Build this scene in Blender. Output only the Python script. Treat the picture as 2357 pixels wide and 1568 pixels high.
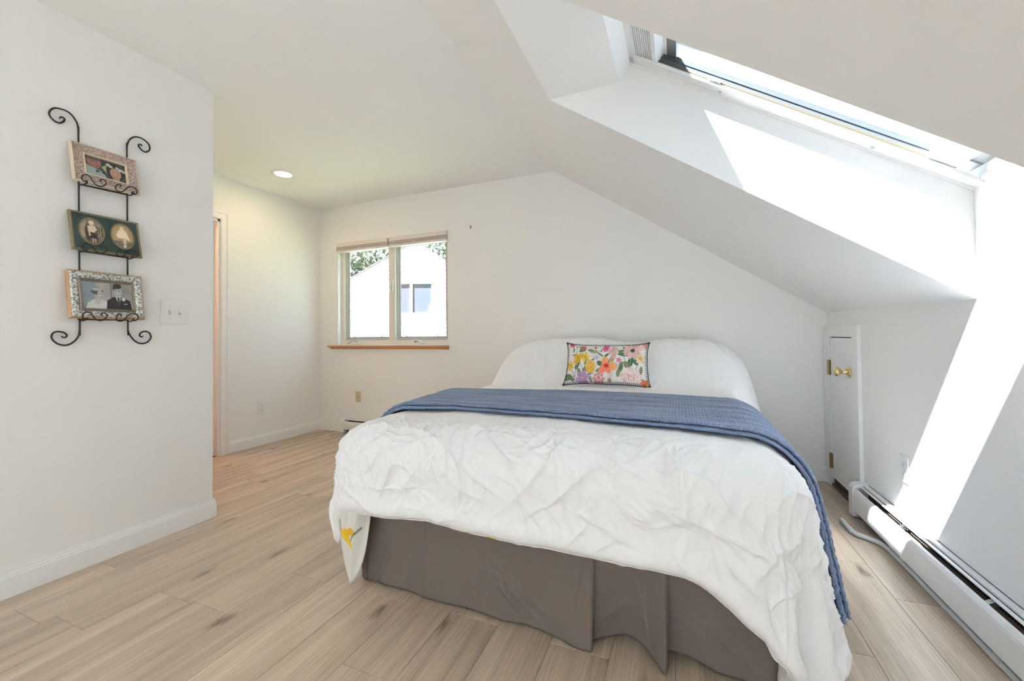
import bpy, bmesh, math, random
import numpy as np
from mathutils import Matrix, Vector
random.seed(7); rng = np.random.default_rng(11)
scene = bpy.context.scene
COL = scene.collection
for o in list(bpy.data.objects): bpy.data.objects.remove(o, do_unlink=True)

# ------------------------------------------------------------------ camera
cam_d = bpy.data.cameras.new('camera'); cam = bpy.data.objects.new('camera', cam_d); COL.objects.link(cam)
cam_d.sensor_width = 36.0; cam_d.lens = 943.19 / 2357 * 36.0
cam_d.shift_y = -(784 - 756.97) / 2357
cam_d.clip_start = 0.02
_r = Vector((0.92549847, 0.3786162, -0.01011713)); _u = Vector((0.0158462, -0.01201879, 0.9998022)); _f = Vector((-0.37841971, 0.92547573, 0.01712301))
m = Matrix.Identity(4)
for i in range(3): m[i][0] = _r[i]; m[i][1] = _u[i]; m[i][2] = -_f[i]
m[2][3] = 1.01242
cam.matrix_world = m
scene.camera = cam

# ------------------------------------------------------------------ light
SKY = 3.1; SUN = 240.0; EXPOSURE = 0.06
w = bpy.data.worlds.new('World'); scene.world = w; w.use_nodes = True
bg = w.node_tree.nodes['Background']; bg.inputs[0].default_value = (0.67, 0.85, 1.0, 1); bg.inputs[1].default_value = SKY
sd = bpy.data.lights.new('sun', 'SUN'); sd.energy = SUN; sd.angle = math.radians(0.6); sd.color = (0.91, 0.955, 1.0)
sun = bpy.data.objects.new('sun', sd); COL.objects.link(sun)
sun.rotation_euler = Vector((0.153, 0.181, -0.379)).to_track_quat('-Z', 'Y').to_euler()
sun.location = (-3, -4, 9)
vs = scene.view_settings
vs.view_transform = 'Standard'; vs.look = 'None'; vs.exposure = EXPOSURE; vs.gamma = 1.0; vs.use_curve_mapping = False
cy = scene.cycles
cy.max_bounces = 8; cy.diffuse_bounces = 8; cy.glossy_bounces = 3; cy.transparent_max_bounces = 8; cy.sample_clamp_indirect = 6.0
cy.caustics_reflective = False; cy.caustics_refractive = False; cy.use_adaptive_sampling = True; cy.adaptive_threshold = 0.2
cy.use_denoising = True

def portal(name, loc, sx, sy, d):
    l = bpy.data.lights.new(name, 'AREA'); l.shape = 'RECTANGLE'; l.size = sx; l.size_y = sy; l.cycles.is_portal = True
    o = bpy.data.objects.new(name, l); COL.objects.link(o); o.location = loc
    o.rotation_euler = Vector(d).to_track_quat('-Z', 'Y').to_euler(); return o

# ------------------------------------------------------------------ room measures (metres)
YB, YR = 3.411, -3.0            # back wall, rear wall behind the camera
XL, XP, YP = -3.70, -2.474, 1.5245   # far left wall, near left wall and its end
ZC, XC, XR = 2.44, -0.995, 0.932     # ceiling, crease, knee wall
ZKB, ZKF = 1.150, 1.121
YF, YN, XT = 1.875, 1.113, -0.56     # skylight well far side, near side, top edge
portal('daylight_back_window', (-2.75, YB + 0.16, 1.48), 1.4, 1.1, (0, -1, 0))
portal('daylight_fill_window', (-0.6, YR - 0.02, 1.08), 2.7, 2.0, (0, 1, 0))
portal('daylight_skylight', (0.45, 1.49, 1.90), 0.7, 1.15, (-0.545, 0, -0.838))
Y2N, Y2F = -2.50, -1.74            # second skylight, unseen, added to let in fill daylight
portal('daylight_fill_skylight', (0.45, (Y2N + Y2F) / 2, 1.90), 0.7, 1.15, (-0.545, 0, -0.838))

# ------------------------------------------------------------------ materials
def new_mat(name):
    m = bpy.data.materials.new(name); m.use_nodes = True
    nt = m.node_tree; return m, nt, nt.nodes['Principled BSDF']
def mat(name, col, rough=0.6, metal=0.0, bump=0.0, bscale=200.0, spec=0.5, coat=0.0, emit=None, estr=0.0, vary=0.0):
    m, nt, b = new_mat(name)
    b.inputs['Base Color'].default_value = (*col, 1); b.inputs['Roughness'].default_value = rough
    b.inputs['Metallic'].default_value = metal; b.inputs['Specular IOR Level'].default_value = spec
    b.inputs['Coat Weight'].default_value = coat
    if emit: b.inputs['Emission Color'].default_value = (*emit, 1); b.inputs['Emission Strength'].default_value = estr
    tc = nt.nodes.new('ShaderNodeTexCoord')
    n = nt.nodes.new('ShaderNodeTexNoise'); n.inputs['Scale'].default_value = bscale; n.inputs['Detail'].default_value = 3
    nt.links.new(tc.outputs['Object'], n.inputs['Vector'])
    if bump > 0:
        bp = nt.nodes.new('ShaderNodeBump'); bp.inputs['Strength'].default_value = bump; bp.inputs['Distance'].default_value = 0.002
        nt.links.new(n.outputs['Fac'], bp.inputs['Height']); nt.links.new(bp.outputs['Normal'], b.inputs['Normal'])
    if vary > 0:
        n2 = nt.nodes.new('ShaderNodeTexNoise'); n2.inputs['Scale'].default_value = 3.0
        nt.links.new(tc.outputs['Object'], n2.inputs['Vector'])
        r = nt.nodes.new('ShaderNodeValToRGB'); r.color_ramp.elements[0].color = (*[c * (1 - vary) for c in col], 1); r.color_ramp.elements[1].color = (*[min(1, c * (1 + vary)) for c in col], 1)
        nt.links.new(n2.outputs['Fac'], r.inputs['Fac']); nt.links.new(r.outputs['Color'], b.inputs['Base Color'])
    return m
def vcol_mat(name, rough=0.5, bump=0.0, bscale=600, spec=0.4):
    m = mat(name, (1, 1, 1), rough, bump=bump, bscale=bscale, spec=spec); nt = m.node_tree
    a = nt.nodes.new('ShaderNodeVertexColor'); a.layer_name = 'Col'
    nt.links.new(a.outputs['Color'], nt.nodes['Principled BSDF'].inputs['Base Color']); return m
def glass_mat(name, tint=(0.97, 0.985, 0.98), refl=0.06):
    m, nt, b = new_mat(name); nt.nodes.remove(b)
    t = nt.nodes.new('ShaderNodeBsdfTransparent'); t.inputs[0].default_value = (*tint, 1)
    g = nt.nodes.new('ShaderNodeBsdfGlossy'); g.inputs['Roughness'].default_value = 0.02
    x = nt.nodes.new('ShaderNodeMixShader'); x.inputs[0].default_value = refl
    nt.links.new(t.outputs[0], x.inputs[1]); nt.links.new(g.outputs[0], x.inputs[2])
    nt.links.new(x.outputs[0], nt.nodes['Material Output'].inputs[0]); return m

def wood_floor_mat():
    m, nt, b = new_mat('oak_plank'); N = nt.nodes; L = nt.links
    tc = N.new('ShaderNodeTexCoord'); oi = N.new('ShaderNodeObjectInfo')
    mul = N.new('ShaderNodeVectorMath'); mul.operation = 'SCALE'; mul.inputs[0].default_value = (13.0, 31.0, 7.0)
    L.new(oi.outputs['Random'], mul.inputs['Scale'])
    add = N.new('ShaderNodeVectorMath'); L.new(tc.outputs['Object'], add.inputs[0]); L.new(mul.outputs[0], add.inputs[1])
    def mp(s):
        k = N.new('ShaderNodeMapping'); k.inputs['Scale'].default_value = s; L.new(add.outputs[0], k.inputs['Vector']); return k
    def noise(mapn, sc, det, dist=0.0):
        n = N.new('ShaderNodeTexNoise'); n.inputs['Scale'].default_value = sc; n.inputs['Detail'].default_value = det; n.inputs['Distortion'].default_value = dist
        L.new(mapn.outputs[0], n.inputs['Vector']); return n
    broad = noise(mp((13, 0.75, 1)), 1.0, 4, 0.9)
    grain = noise(mp((75, 3.5, 1)), 1.6, 6, 0.8)
    cath = N.new('ShaderNodeTexWave'); cath.wave_type = 'RINGS'; cath.rings_direction = 'Y'; cath.inputs['Scale'].default_value = 2.2; cath.inputs['Distortion'].default_value = 7; cath.inputs['Detail'].default_value = 2; cath.inputs['Detail Scale'].default_value = 1.2
    L.new(mp((10, 0.7, 1)).outputs[0], cath.inputs['Vector'])
    r1 = N.new('ShaderNodeValToRGB'); e = r1.color_ramp.elements
    e[0].position = 0.25; e[0].color = (0.40, 0.318, 0.245, 1); e[1].position = 0.66; e[1].color = (0.645, 0.53, 0.42, 1)
    L.new(broad.outputs['Fac'], r1.inputs['Fac'])
    r2 = N.new('ShaderNodeValToRGB'); e = r2.color_ramp.elements
    e[0].position = 0.30; e[0].color = (0.80, 0.78, 0.76, 1); e[1].position = 0.62; e[1].color = (1.05, 1.05, 1.05, 1)
    L.new(grain.outputs['Fac'], r2.inputs['Fac'])
    mx = N.new('ShaderNodeMix'); mx.data_type = 'RGBA'; mx.blend_type = 'MULTIPLY'; mx.inputs[0].default_value = 0.75
    L.new(r1.outputs[0], mx.inputs[6]); L.new(r2.outputs[0], mx.inputs[7])
    r3 = N.new('ShaderNodeValToRGB'); e = r3.color_ramp.elements
    e[0].position = 0.0; e[0].color = (0.86, 0.84, 0.82, 1); e[1].position = 0.5; e[1].color = (1, 1, 1, 1)
    L.new(cath.outputs['Fac'], r3.inputs['Fac'])
    mx2 = N.new('ShaderNodeMix'); mx2.data_type = 'RGBA'; mx2.blend_type = 'MULTIPLY'; mx2.inputs[0].default_value = 0.6
    L.new(mx.outputs[2], mx2.inputs[6]); L.new(r3.outputs[0], mx2.inputs[7])
    # knots
    vo = N.new('ShaderNodeTexVoronoi'); vo.voronoi_dimensions = '2D'; vo.inputs['Scale'].default_value = 1.0
    km = mp((6.5, 2.6, 1)); nz = noise(mp((55, 11, 1)), 1.0, 5)
    ka = N.new('ShaderNodeVectorMath'); ka.operation = 'ADD'
    ks = N.new('ShaderNodeVectorMath'); ks.operation = 'SCALE'; ks.inputs['Scale'].default_value = 0.30; L.new(nz.outputs['Color'], ks.inputs[0])
    L.new(km.outputs[0], ka.inputs[0]); L.new(ks.outputs[0], ka.inputs[1]); L.new(ka.outputs[0], vo.inputs['Vector'])
    r4 = N.new('ShaderNodeValToRGB'); e = r4.color_ramp.elements
    e[0].position = 0.02; e[0].color = (0.44, 0.41, 0.41, 1); e[1].position = 0.17; e[1].color = (1, 1, 1, 1)
    L.new(vo.outputs['Distance'], r4.inputs['Fac'])
    cut = N.new('ShaderNodeMath'); cut.operation = 'GREATER_THAN'; cut.inputs[1].default_value = 0.76
    sep = N.new('ShaderNodeSeparateColor'); L.new(vo.outputs['Color'], sep.inputs[0]); L.new(sep.outputs[0], cut.inputs[0])
    mx3 = N.new('ShaderNodeMix'); mx3.data_type = 'RGBA'; mx3.blend_type = 'MULTIPLY'
    L.new(cut.outputs[0], mx3.inputs[0]); L.new(mx2.outputs[2], mx3.inputs[6]); L.new(r4.outputs[0], mx3.inputs[7])
    # tone per plank
    tone = N.new('ShaderNodeMapRange'); tone.inputs[3].default_value = 0.93; tone.inputs[4].default_value = 1.10; L.new(oi.outputs['Random'], tone.inputs[0])
    fin = N.new('ShaderNodeVectorMath'); fin.operation = 'SCALE'; L.new(mx3.outputs[2], fin.inputs[0]); L.new(tone.outputs[0], fin.inputs['Scale'])
    L.new(fin.outputs[0], b.inputs['Base Color'])
    b.inputs['Roughness'].default_value = 0.42; b.inputs['Specular IOR Level'].default_value = 0.4
    bp = N.new('ShaderNodeBump'); bp.inputs['Strength'].default_value = 0.25; bp.inputs['Distance'].default_value = 0.0015
    L.new(grain.outputs['Fac'], bp.inputs['Height']); L.new(bp.outputs[0], b.inputs['Normal'])
    return m

def knit_mat():
    m, nt, b = new_mat('blue_knit'); N = nt.nodes; L = nt.links
    uv = N.new('ShaderNodeUVMap'); uv.uv_map = 'UVMap'
    def mp(s):
        k = N.new('ShaderNodeMapping'); k.inputs['Scale'].default_value = s; L.new(uv.outputs[0], k.inputs['Vector']); return k
    st = N.new('ShaderNodeTexNoise'); st.inputs['Scale'].default_value = 1; st.inputs['Detail'].default_value = 4; L.new(mp((3.0, 42, 1)).outputs[0], st.inputs['Vector'])
    fl = N.new('ShaderNodeTexNoise'); fl.inputs['Scale'].default_value = 1; fl.inputs['Detail'].default_value = 3; L.new(mp((170, 230, 1)).outputs[0], fl.inputs['Vector'])
    w1 = N.new('ShaderNodeTexWave'); w1.inputs['Scale'].default_value = 1; w1.bands_direction = 'Y'; w1.inputs['Distortion'].default_value = 1.5; w1.inputs['Detail Scale'].default_value = 8; L.new(mp((60, 36, 1)).outputs[0], w1.inputs['Vector'])
    w2 = N.new('ShaderNodeTexWave'); w2.inputs['Scale'].default_value = 1; w2.bands_direction = 'X'; w2.inputs['Distortion'].default_value = 1.0; L.new(mp((26, 36, 1)).outputs[0], w2.inputs['Vector'])
    mx = N.new('ShaderNodeMix'); mx.data_type = 'FLOAT'; mx.inputs[0].default_value = 0.5; L.new(st.outputs['Fac'], mx.inputs[2]); L.new(fl.outputs['Fac'], mx.inputs[3])
    r = N.new('ShaderNodeValToRGB'); e = r.color_ramp.elements
    e[0].position = 0.36; e[0].color = (0.058, 0.096, 0.205, 1); e[1].position = 0.64; e[1].color = (0.30, 0.39, 0.58, 1)
    L.new(mx.outputs[0], r.inputs['Fac']); L.new(r.outputs[0], b.inputs['Base Color'])
    b.inputs['Roughness'].default_value = 0.95; b.inputs['Sheen Weight'].default_value = 0.3; b.inputs['Specular IOR Level'].default_value = 0.1
    ml = N.new('ShaderNodeMath'); ml.operation = 'MULTIPLY'; L.new(w1.outputs['Fac'], ml.inputs[0]); L.new(w2.outputs['Fac'], ml.inputs[1])
    ad = N.new('ShaderNodeMath'); L.new(ml.outputs[0], ad.inputs[0]); L.new(fl.outputs['Fac'], ad.inputs[1])
    bp = N.new('ShaderNodeBump'); bp.inputs['Strength'].default_value = 0.9; bp.inputs['Distance'].default_value = 0.004
    L.new(ad.outputs[0], bp.inputs['Height']); L.new(bp.outputs[0], b.inputs['Normal']); return m

def cotton_mat(name, col, s=1.0):
    m, nt, b = new_mat(name); N = nt.nodes; L = nt.links
    uv = N.new('ShaderNodeUVMap'); uv.uv_map = 'UVMap'
    mp = N.new('ShaderNodeMapping'); mp.inputs['Scale'].default_value = (1, 1, 1); L.new(uv.outputs[0], mp.inputs['Vector'])
    hs = None
    for sc, det, k, dist in ((16, 4, 1.0, 0.5), (48, 3, 0.4, 0.3)):
        n = N.new('ShaderNodeTexNoise'); n.inputs['Scale'].default_value = sc * s; n.inputs['Detail'].default_value = det; n.inputs['Distortion'].default_value = dist
        L.new(mp.outputs[0], n.inputs['Vector'])
        a = N.new('ShaderNodeMath'); a.operation = 'SUBTRACT'; a.inputs[1].default_value = 0.5; L.new(n.outputs['Fac'], a.inputs[0])
        ab = N.new('ShaderNodeMath'); ab.operation = 'ABSOLUTE'; L.new(a.outputs[0], ab.inputs[0])
        q = N.new('ShaderNodeMath'); q.operation = 'MULTIPLY'; q.inputs[1].default_value = -k; L.new(ab.outputs[0], q.inputs[0])
        if hs is None: hs = q
        else:
            t = N.new('ShaderNodeMath'); L.new(hs.outputs[0], t.inputs[0]); L.new(q.outputs[0], t.inputs[1]); hs = t
    bp = N.new('ShaderNodeBump'); bp.inputs['Strength'].default_value = 0.30; bp.inputs['Distance'].default_value = 0.006
    L.new(hs.outputs[0], bp.inputs['Height']); L.new(bp.outputs[0], b.inputs['Normal'])
    b.inputs['Base Color'].default_value = (*col, 1); b.inputs['Roughness'].default_value = 0.8; b.inputs['Specular IOR Level'].default_value = 0.15
    b.inputs['Sheen Weight'].default_value = 0.1
    return m

def ornate_mat(name, c0, c1, scale, metal=0.0, rough=0.4, bump=0.6):
    m, nt, b = new_mat(name); N = nt.nodes; L = nt.links
    tc = N.new('ShaderNodeTexCoord'); v = N.new('ShaderNodeTexVoronoi'); v.inputs['Scale'].default_value = scale; L.new(tc.outputs['Object'], v.inputs['Vector'])
    n = N.new('ShaderNodeTexNoise'); n.inputs['Scale'].default_value = scale * 1.7; n.inputs['Detail'].default_value = 3; n.inputs['Distortion'].default_value = 2; L.new(tc.outputs['Object'], n.inputs['Vector'])
    mx = N.new('ShaderNodeMix'); mx.data_type = 'FLOAT'; mx.inputs[0].default_value = 0.55; L.new(v.outputs['Distance'], mx.inputs[2]); L.new(n.outputs['Fac'], mx.inputs[3])
    r = N.new('ShaderNodeValToRGB'); e = r.color_ramp.elements; e[0].position = 0.36; e[0].color = (*c0, 1); e[1].position = 0.56; e[1].color = (*c1, 1)
    L.new(mx.outputs[0], r.inputs[0]); L.new(r.outputs[0], b.inputs['Base Color'])
    bp = N.new('ShaderNodeBump'); bp.inputs['Strength'].default_value = bump; bp.inputs['Distance'].default_value = 0.003; L.new(mx.outputs[0], bp.inputs['Height']); L.new(bp.outputs[0], b.inputs['Normal'])
    b.inputs['Metallic'].default_value = metal; b.inputs['Roughness'].default_value = rough; return m

M = dict(
    wall=mat('wall_paint', (0.862, 0.857, 0.845), 0.75, spec=0.25),
    ceil=mat('ceiling_paint', (0.885, 0.882, 0.875), 0.85, spec=0.2),
    trim=mat('white_trim_paint', (0.88, 0.88, 0.88), 0.4, spec=0.4),
    white=mat('white_plastic', (0.82, 0.82, 0.82), 0.35),
    vinyl=mat('window_vinyl', (0.74, 0.70, 0.64), 0.4),
    sashgrey=mat('sash_grey', (0.42, 0.43, 0.43), 0.45),
    sashlight=mat('sash_grey_aluminium', (0.085, 0.092, 0.10), 0.4),
    sashgreen=mat('sash_grey_green', (0.46, 0.48, 0.43), 0.45),
    gasket=mat('tan_gasket', (0.085, 0.068, 0.042), 0.5),
    almond=mat('almond_plastic', (0.62, 0.52, 0.38), 0.4),
    dark=mat('dark_slot', (0.03, 0.03, 0.03), 0.6),
    steel=mat('brushed_steel', (0.6, 0.6, 0.6), 0.35, 1.0),
    heater=mat('heater_enamel', (0.80, 0.80, 0.80), 0.28, spec=0.5),
    copper=mat('copper_pipe', (0.45, 0.25, 0.17), 0.4, 1.0),
    alu=mat('aluminium_fins', (0.42, 0.34, 0.29), 0.5, 0.5),
    brass=mat('polished_brass', (0.84, 0.68, 0.36), 0.18, 1.0),
    oldbrass=mat('aged_brass', (0.34, 0.24, 0.12), 0.4, 1.0),
    iron=mat('wrought_iron', (0.035, 0.033, 0.032), 0.5, 0.6, bump=0.2, bscale=400),
    cherry=mat('cherry_sill', (0.50, 0.235, 0.095), 0.35, bump=0.1, bscale=60, vary=0.15),
    shade=mat('shade_fabric', (0.62, 0.57, 0.54), 0.8),
    shadebar=mat('shade_bar', (0.74, 0.68, 0.65), 0.45),
    conduit=mat('grey_conduit', (0.55, 0.56, 0.55), 0.45),
    sub=mat('subfloor', (0.16, 0.10, 0.065), 0.9),
    plank=wood_floor_mat(), knit=knit_mat(),
    cotton=cotton_mat('white_cotton', (0.91, 0.91, 0.925)), lining=vcol_mat('floral_lining', 0.8),
    skirt=mat('taupe_cotton', (0.158, 0.133, 0.120), 0.9, bump=0.15, bscale=500, spec=0.1),
    mattress=mat('mattress_ticking', (0.75, 0.74, 0.72), 0.9, bump=0.2, bscale=90),
    print=vcol_mat('floral_print', 0.85, bump=0.15, bscale=700, spec=0.1), photo=vcol_mat('photo_print', 0.25),
    black=mat('black_yarn', (0.02, 0.02, 0.022), 0.9), offwhite=mat('cushion_back', (0.78, 0.77, 0.75), 0.9),
    glass=glass_mat('window_glass'), skyglass=glass_mat('skylight_glass', (0.50, 0.515, 0.525), 0.05),
    cream=mat('cream_frame', (0.66, 0.56, 0.42), 0.5),
    speck=ornate_mat('speckled_floral_frame', (0.16, 0.10, 0.075), (0.52, 0.42, 0.37), 170),
    silver=ornate_mat('embossed_silver', (0.13, 0.13, 0.11), (0.80, 0.81, 0.77), 120, 0.75, 0.3, 1.0),
    tanwood=mat('tan_wood', (0.45, 0.27, 0.14), 0.5, vary=0.1),
    green=mat('dark_green_lacquer', (0.018, 0.042, 0.038), 0.35, bump=0.1, bscale=60, vary=0.35),
    pewter=mat('pewter_bead', (0.33, 0.29, 0.24), 0.4, 0.6, bump=0.5, bscale=300),
    gilt=mat('worn_gilt', (0.22, 0.18, 0.10), 0.45, 0.5, bump=0.5, bscale=250),
    siding=mat('white_clapboard', (0.80, 0.80, 0.81), 0.6), rake=mat('red_rake_trim', (0.05, 0.024, 0.022), 0.6),
    roofing=mat('roof_shingle', (0.05, 0.04, 0.04), 0.9, bump=0.6, bscale=40), hglass=mat('house_window_glass', (0.030, 0.034, 0.042), 0.06, spec=0.9),
    curtain=mat('pale_curtain', (0.55, 0.57, 0.62), 0.9), grass=mat('lawn', (0.05, 0.06, 0.035), 0.95, bump=0.6, bscale=30, vary=0.3),
    bark=mat('bark', (0.12, 0.09, 0.07), 0.9, bump=0.8, bscale=20), leaf=mat('leaves', (0.10, 0.12, 0.08), 0.6, vary=0.35, bscale=2),
    hall=mat('peach_hall_paint', (0.66, 0.47, 0.33), 0.7), led=mat('lamp_diffuser', (0.9, 0.85, 0.75), 0.5, emit=(1.0, 0.80, 0.55), estr=14.0),
)

# ------------------------------------------------------------------ mesh helpers
WLOC = {}
class MB:
    def __init__(self): self.v = []; self.f = []
    def add(self, vs, fs):
        o = len(self.v); self.v += [tuple(map(float, p)) for p in vs]; self.f += [tuple(i + o for i in f) for f in fs]; return self
    def box(self, x0, x1, y0, y1, z0, z1):
        return self.add([(x0, y0, z0), (x1, y0, z0), (x1, y1, z0), (x0, y1, z0), (x0, y0, z1), (x1, y0, z1), (x1, y1, z1), (x0, y1, z1)],
                        [(0, 3, 2, 1), (4, 5, 6, 7), (0, 1, 5, 4), (1, 2, 6, 5), (2, 3, 7, 6), (3, 0, 4, 7)])
    def obox(self, O, A, B, C, a0, a1, b0, b1, c0, c1):
        O, A, B, C = map(np.array, (O, A, B, C)); P = lambda a, b, c: O + A * a + B * b + C * c
        return self.add([P(a0, b0, c0), P(a1, b0, c0), P(a1, b1, c0), P(a0, b1, c0), P(a0, b0, c1), P(a1, b0, c1), P(a1, b1, c1), P(a0, b1, c1)],
                        [(0, 3, 2, 1), (4, 5, 6, 7), (0, 1, 5, 4), (1, 2, 6, 5), (2, 3, 7, 6), (3, 0, 4, 7)])
    def prism(self, poly0, poly1):
        n = len(poly0); return self.add(list(poly0) + list(poly1), [tuple(range(n))[::-1], tuple(range(n, 2 * n))] + [(i, (i + 1) % n, n + (i + 1) % n, n + i) for i in range(n)])
    def sweep(self, prof, f0, f1):      # prof: 2-D loop; f0/f1 map (a,b)->3-D at both ends
        return self.prism([f0(*p) for p in prof], [f1(*p) for p in prof])
    def tube(self, pts, r, n=8, cap=True, radii=None):
        pts = [np.array(p, float) for p in pts]; N = len(pts); vs = []; prev = None
        for i, p in enumerate(pts):
            t = pts[min(i + 1, N - 1)] - pts[max(i - 1, 0)]; t /= np.linalg.norm(t) + 1e-12
            if prev is None:
                a = np.array((0, 0, 1.0)) if abs(t[2]) < 0.9 else np.array((1.0, 0, 0))
                x = np.cross(t, a)
            else: x = prev - t * (prev @ t)
            x /= np.linalg.norm(x) + 1e-12; prev = x; y = np.cross(t, x); rr = radii[i] if radii else r
            for k in range(n): a = 2 * math.pi * k / n; vs.append(p + rr * (x * math.cos(a) + y * math.sin(a)))
        fs = [(i * n + k, i * n + (k + 1) % n, (i + 1) * n + (k + 1) % n, (i + 1) * n + k) for i in range(N - 1) for k in range(n)]
        if cap: fs += [tuple(range(n))[::-1], tuple(range((N - 1) * n, N * n))]
        return self.add(vs, fs)
    def lathe(self, O, axis, prof, n=24):    # prof: (radius, along)
        O = np.array(O, float); t = np.array(axis, float); t /= np.linalg.norm(t)
        x = np.cross(t, (0, 0, 1.0) if abs(t[2]) < 0.9 else (1.0, 0, 0)); x /= np.linalg.norm(x); y = np.cross(t, x)
        vs = [O + t * h + r * (x * math.cos(2 * math.pi * k / n) + y * math.sin(2 * math.pi * k / n)) for r, h in prof for k in range(n)]
        fs = [(i * n + k, i * n + (k + 1) % n, (i + 1) * n + (k + 1) % n, (i + 1) * n + k) for i in range(len(prof) - 1) for k in range(n)]
        fs += [tuple(range(n))[::-1], tuple(range((len(prof) - 1) * n, len(prof) * n))]
        return self.add(vs, fs)
    def rect_frame(self, O, A, B, C, w, h, prof):   # centred w x h rectangle, mitred; prof: (inset, height) loop
        O, A, B, C = map(np.array, (O, A, B, C)); vs = []; n = len(prof)
        for sx, sy in ((-1, -1), (1, -1), (1, 1), (-1, 1)):
            for i, z in prof: vs.append(O + A * sx * (w / 2 - i) + B * sy * (h / 2 - i) + C * z)
        fs = [(c * n + k, ((c + 1) % 4) * n + k, ((c + 1) % 4) * n + (k + 1) % n, c * n + (k + 1) % n) for c in range(4) for k in range(n)]
        return self.add(vs, fs)
    def build(self, name, material, parent=None, origin=None, smooth=False, bevel=0.0, seg=2, angle=40):
        v = np.array(self.v)
        if parent is not None: base = WLOC[parent.name]
        elif origin is not None: base = np.array(origin, float)
        else: lo, hi = v.min(0), v.max(0); base = np.array(((lo[0] + hi[0]) / 2, (lo[1] + hi[1]) / 2, lo[2]))
        me = bpy.data.meshes.new(name); me.from_pydata([tuple(p) for p in v - base], [], self.f)
        bm = bmesh.new(); bm.from_mesh(me); bmesh.ops.recalc_face_normals(bm, faces=bm.faces); bm.to_mesh(me); bm.free()
        me.materials.append(M[material] if isinstance(material, str) else material)
        return link(name, me, parent, base, smooth, bevel, seg, angle)
def link(name, me, parent, base, smooth=False, bevel=0.0, seg=2, angle=40):
    o = bpy.data.objects.new(name, me); COL.objects.link(o)
    if parent is not None: o.parent = parent
    else: o.location = tuple(base)
    WLOC[o.name] = np.array(base, float)
    if smooth or bevel > 0:
        me.polygons.foreach_set('use_smooth', [True] * len(me.polygons))
        if smooth != 'all': me.set_sharp_from_angle(angle=math.radians(angle))
    if bevel > 0:
        b = o.modifiers.new('bevel', 'BEVEL'); b.width = bevel; b.segments = seg; b.limit_method = 'ANGLE'; b.angle_limit = math.radians(50); b.harden_normals = True
    return o
def grid(name, P, material, parent=None, origin=None, col=None, uv=None, mask=None):
    """P[nv,nu,3] -> one smooth grid mesh; col[nv,nu,3] linear colours; uv[nv,nu,2]"""
    nv, nu = P.shape[:2]; idx = np.arange(nv * nu).reshape(nv, nu)
    F = np.stack([idx[:-1, :-1], idx[:-1, 1:], idx[1:, 1:], idx[1:, :-1]], -1)
    if mask is not None: F = F[mask]
    F = F.reshape(-1, 4); V = P.reshape(-1, 3)
    if parent is not None: base = WLOC[parent.name]
    elif origin is not None: base = np.array(origin, float)
    else: lo, hi = V.min(0), V.max(0); base = np.array(((lo[0] + hi[0]) / 2, (lo[1] + hi[1]) / 2, lo[2]))
    me = bpy.data.meshes.new(name); me.from_pydata((V - base).tolist(), [], F.tolist())
    if col is not None:
        a = me.color_attributes.new('Col', 'FLOAT_COLOR', 'POINT'); a.data.foreach_set('color', np.concatenate([col.reshape(-1, 3), np.ones((nv * nu, 1))], 1).astype(np.float32).ravel())
    if uv is not None:
        l = me.uv_layers.new(name='UVMap'); l.data.foreach_set('uv', uv.reshape(-1, 2)[F.ravel()].astype(np.float32).ravel())
    me.materials.append(M[material] if isinstance(material, str) else material)
    return link(name, me, parent, base, smooth='all')
def tag(o, label=None, cat=None, group=None, kind=None):
    if label: o['label'] = label
    if cat: o['category'] = cat
    if group: o['group'] = group
    if kind: o['kind'] = kind
    return o
def thing(name, loc, label=None, cat=None, group=None, kind=None):
    o = bpy.data.objects.new(name, None); COL.objects.link(o); o.location = loc; o.empty_display_size = 0.05; WLOC[o.name] = np.array(loc, float)
    return tag(o, label, cat, group, kind)
def struct(o, label=None): return tag(o, label, None, None, 'structure')
X_, Y_, Z_ = np.array((1.0, 0, 0)), np.array((0, 1.0, 0)), np.array((0, 0, 1.0))

# ------------------------------------------------------------------ noise (numpy)
_perm = rng.permutation(4096); _ang = rng.uniform(0, 2 * np.pi, 4096); _gx, _gy = np.cos(_ang), np.sin(_ang)
def pn(x, y, seed=0):
    x = np.asarray(x, float) + 100 + seed * 17.3; y = np.asarray(y, float) + 100 + seed * 9.7
    xi = np.floor(x).astype(int); yi = np.floor(y).astype(int); fx = x - xi; fy = y - yi
    def g(i, j, dx, dy):
        k = _perm[(i + _perm[j & 4095]) & 4095]; return _gx[k] * dx + _gy[k] * dy
    u = fx ** 3 * (fx * (fx * 6 - 15) + 10); v = fy ** 3 * (fy * (fy * 6 - 15) + 10)
    a = g(xi, yi, fx, fy); b = g(xi + 1, yi, fx - 1, fy); c = g(xi, yi + 1, fx, fy - 1); d = g(xi + 1, yi + 1, fx - 1, fy - 1)
    return (a * (1 - u) + b * u) * (1 - v) + (c * (1 - u) + d * u) * v
def ridge(x, y, seed=0, p=3.0): return np.clip(1 - 2.2 * np.abs(pn(x, y, seed)), 0, 1) ** p
def sstep(a, b, x): t = np.clip((x - a) / (b - a), 0, 1); return t * t * (3 - 2 * t)

# ================================================================== ROOM SHELL
T = 0.14
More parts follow.
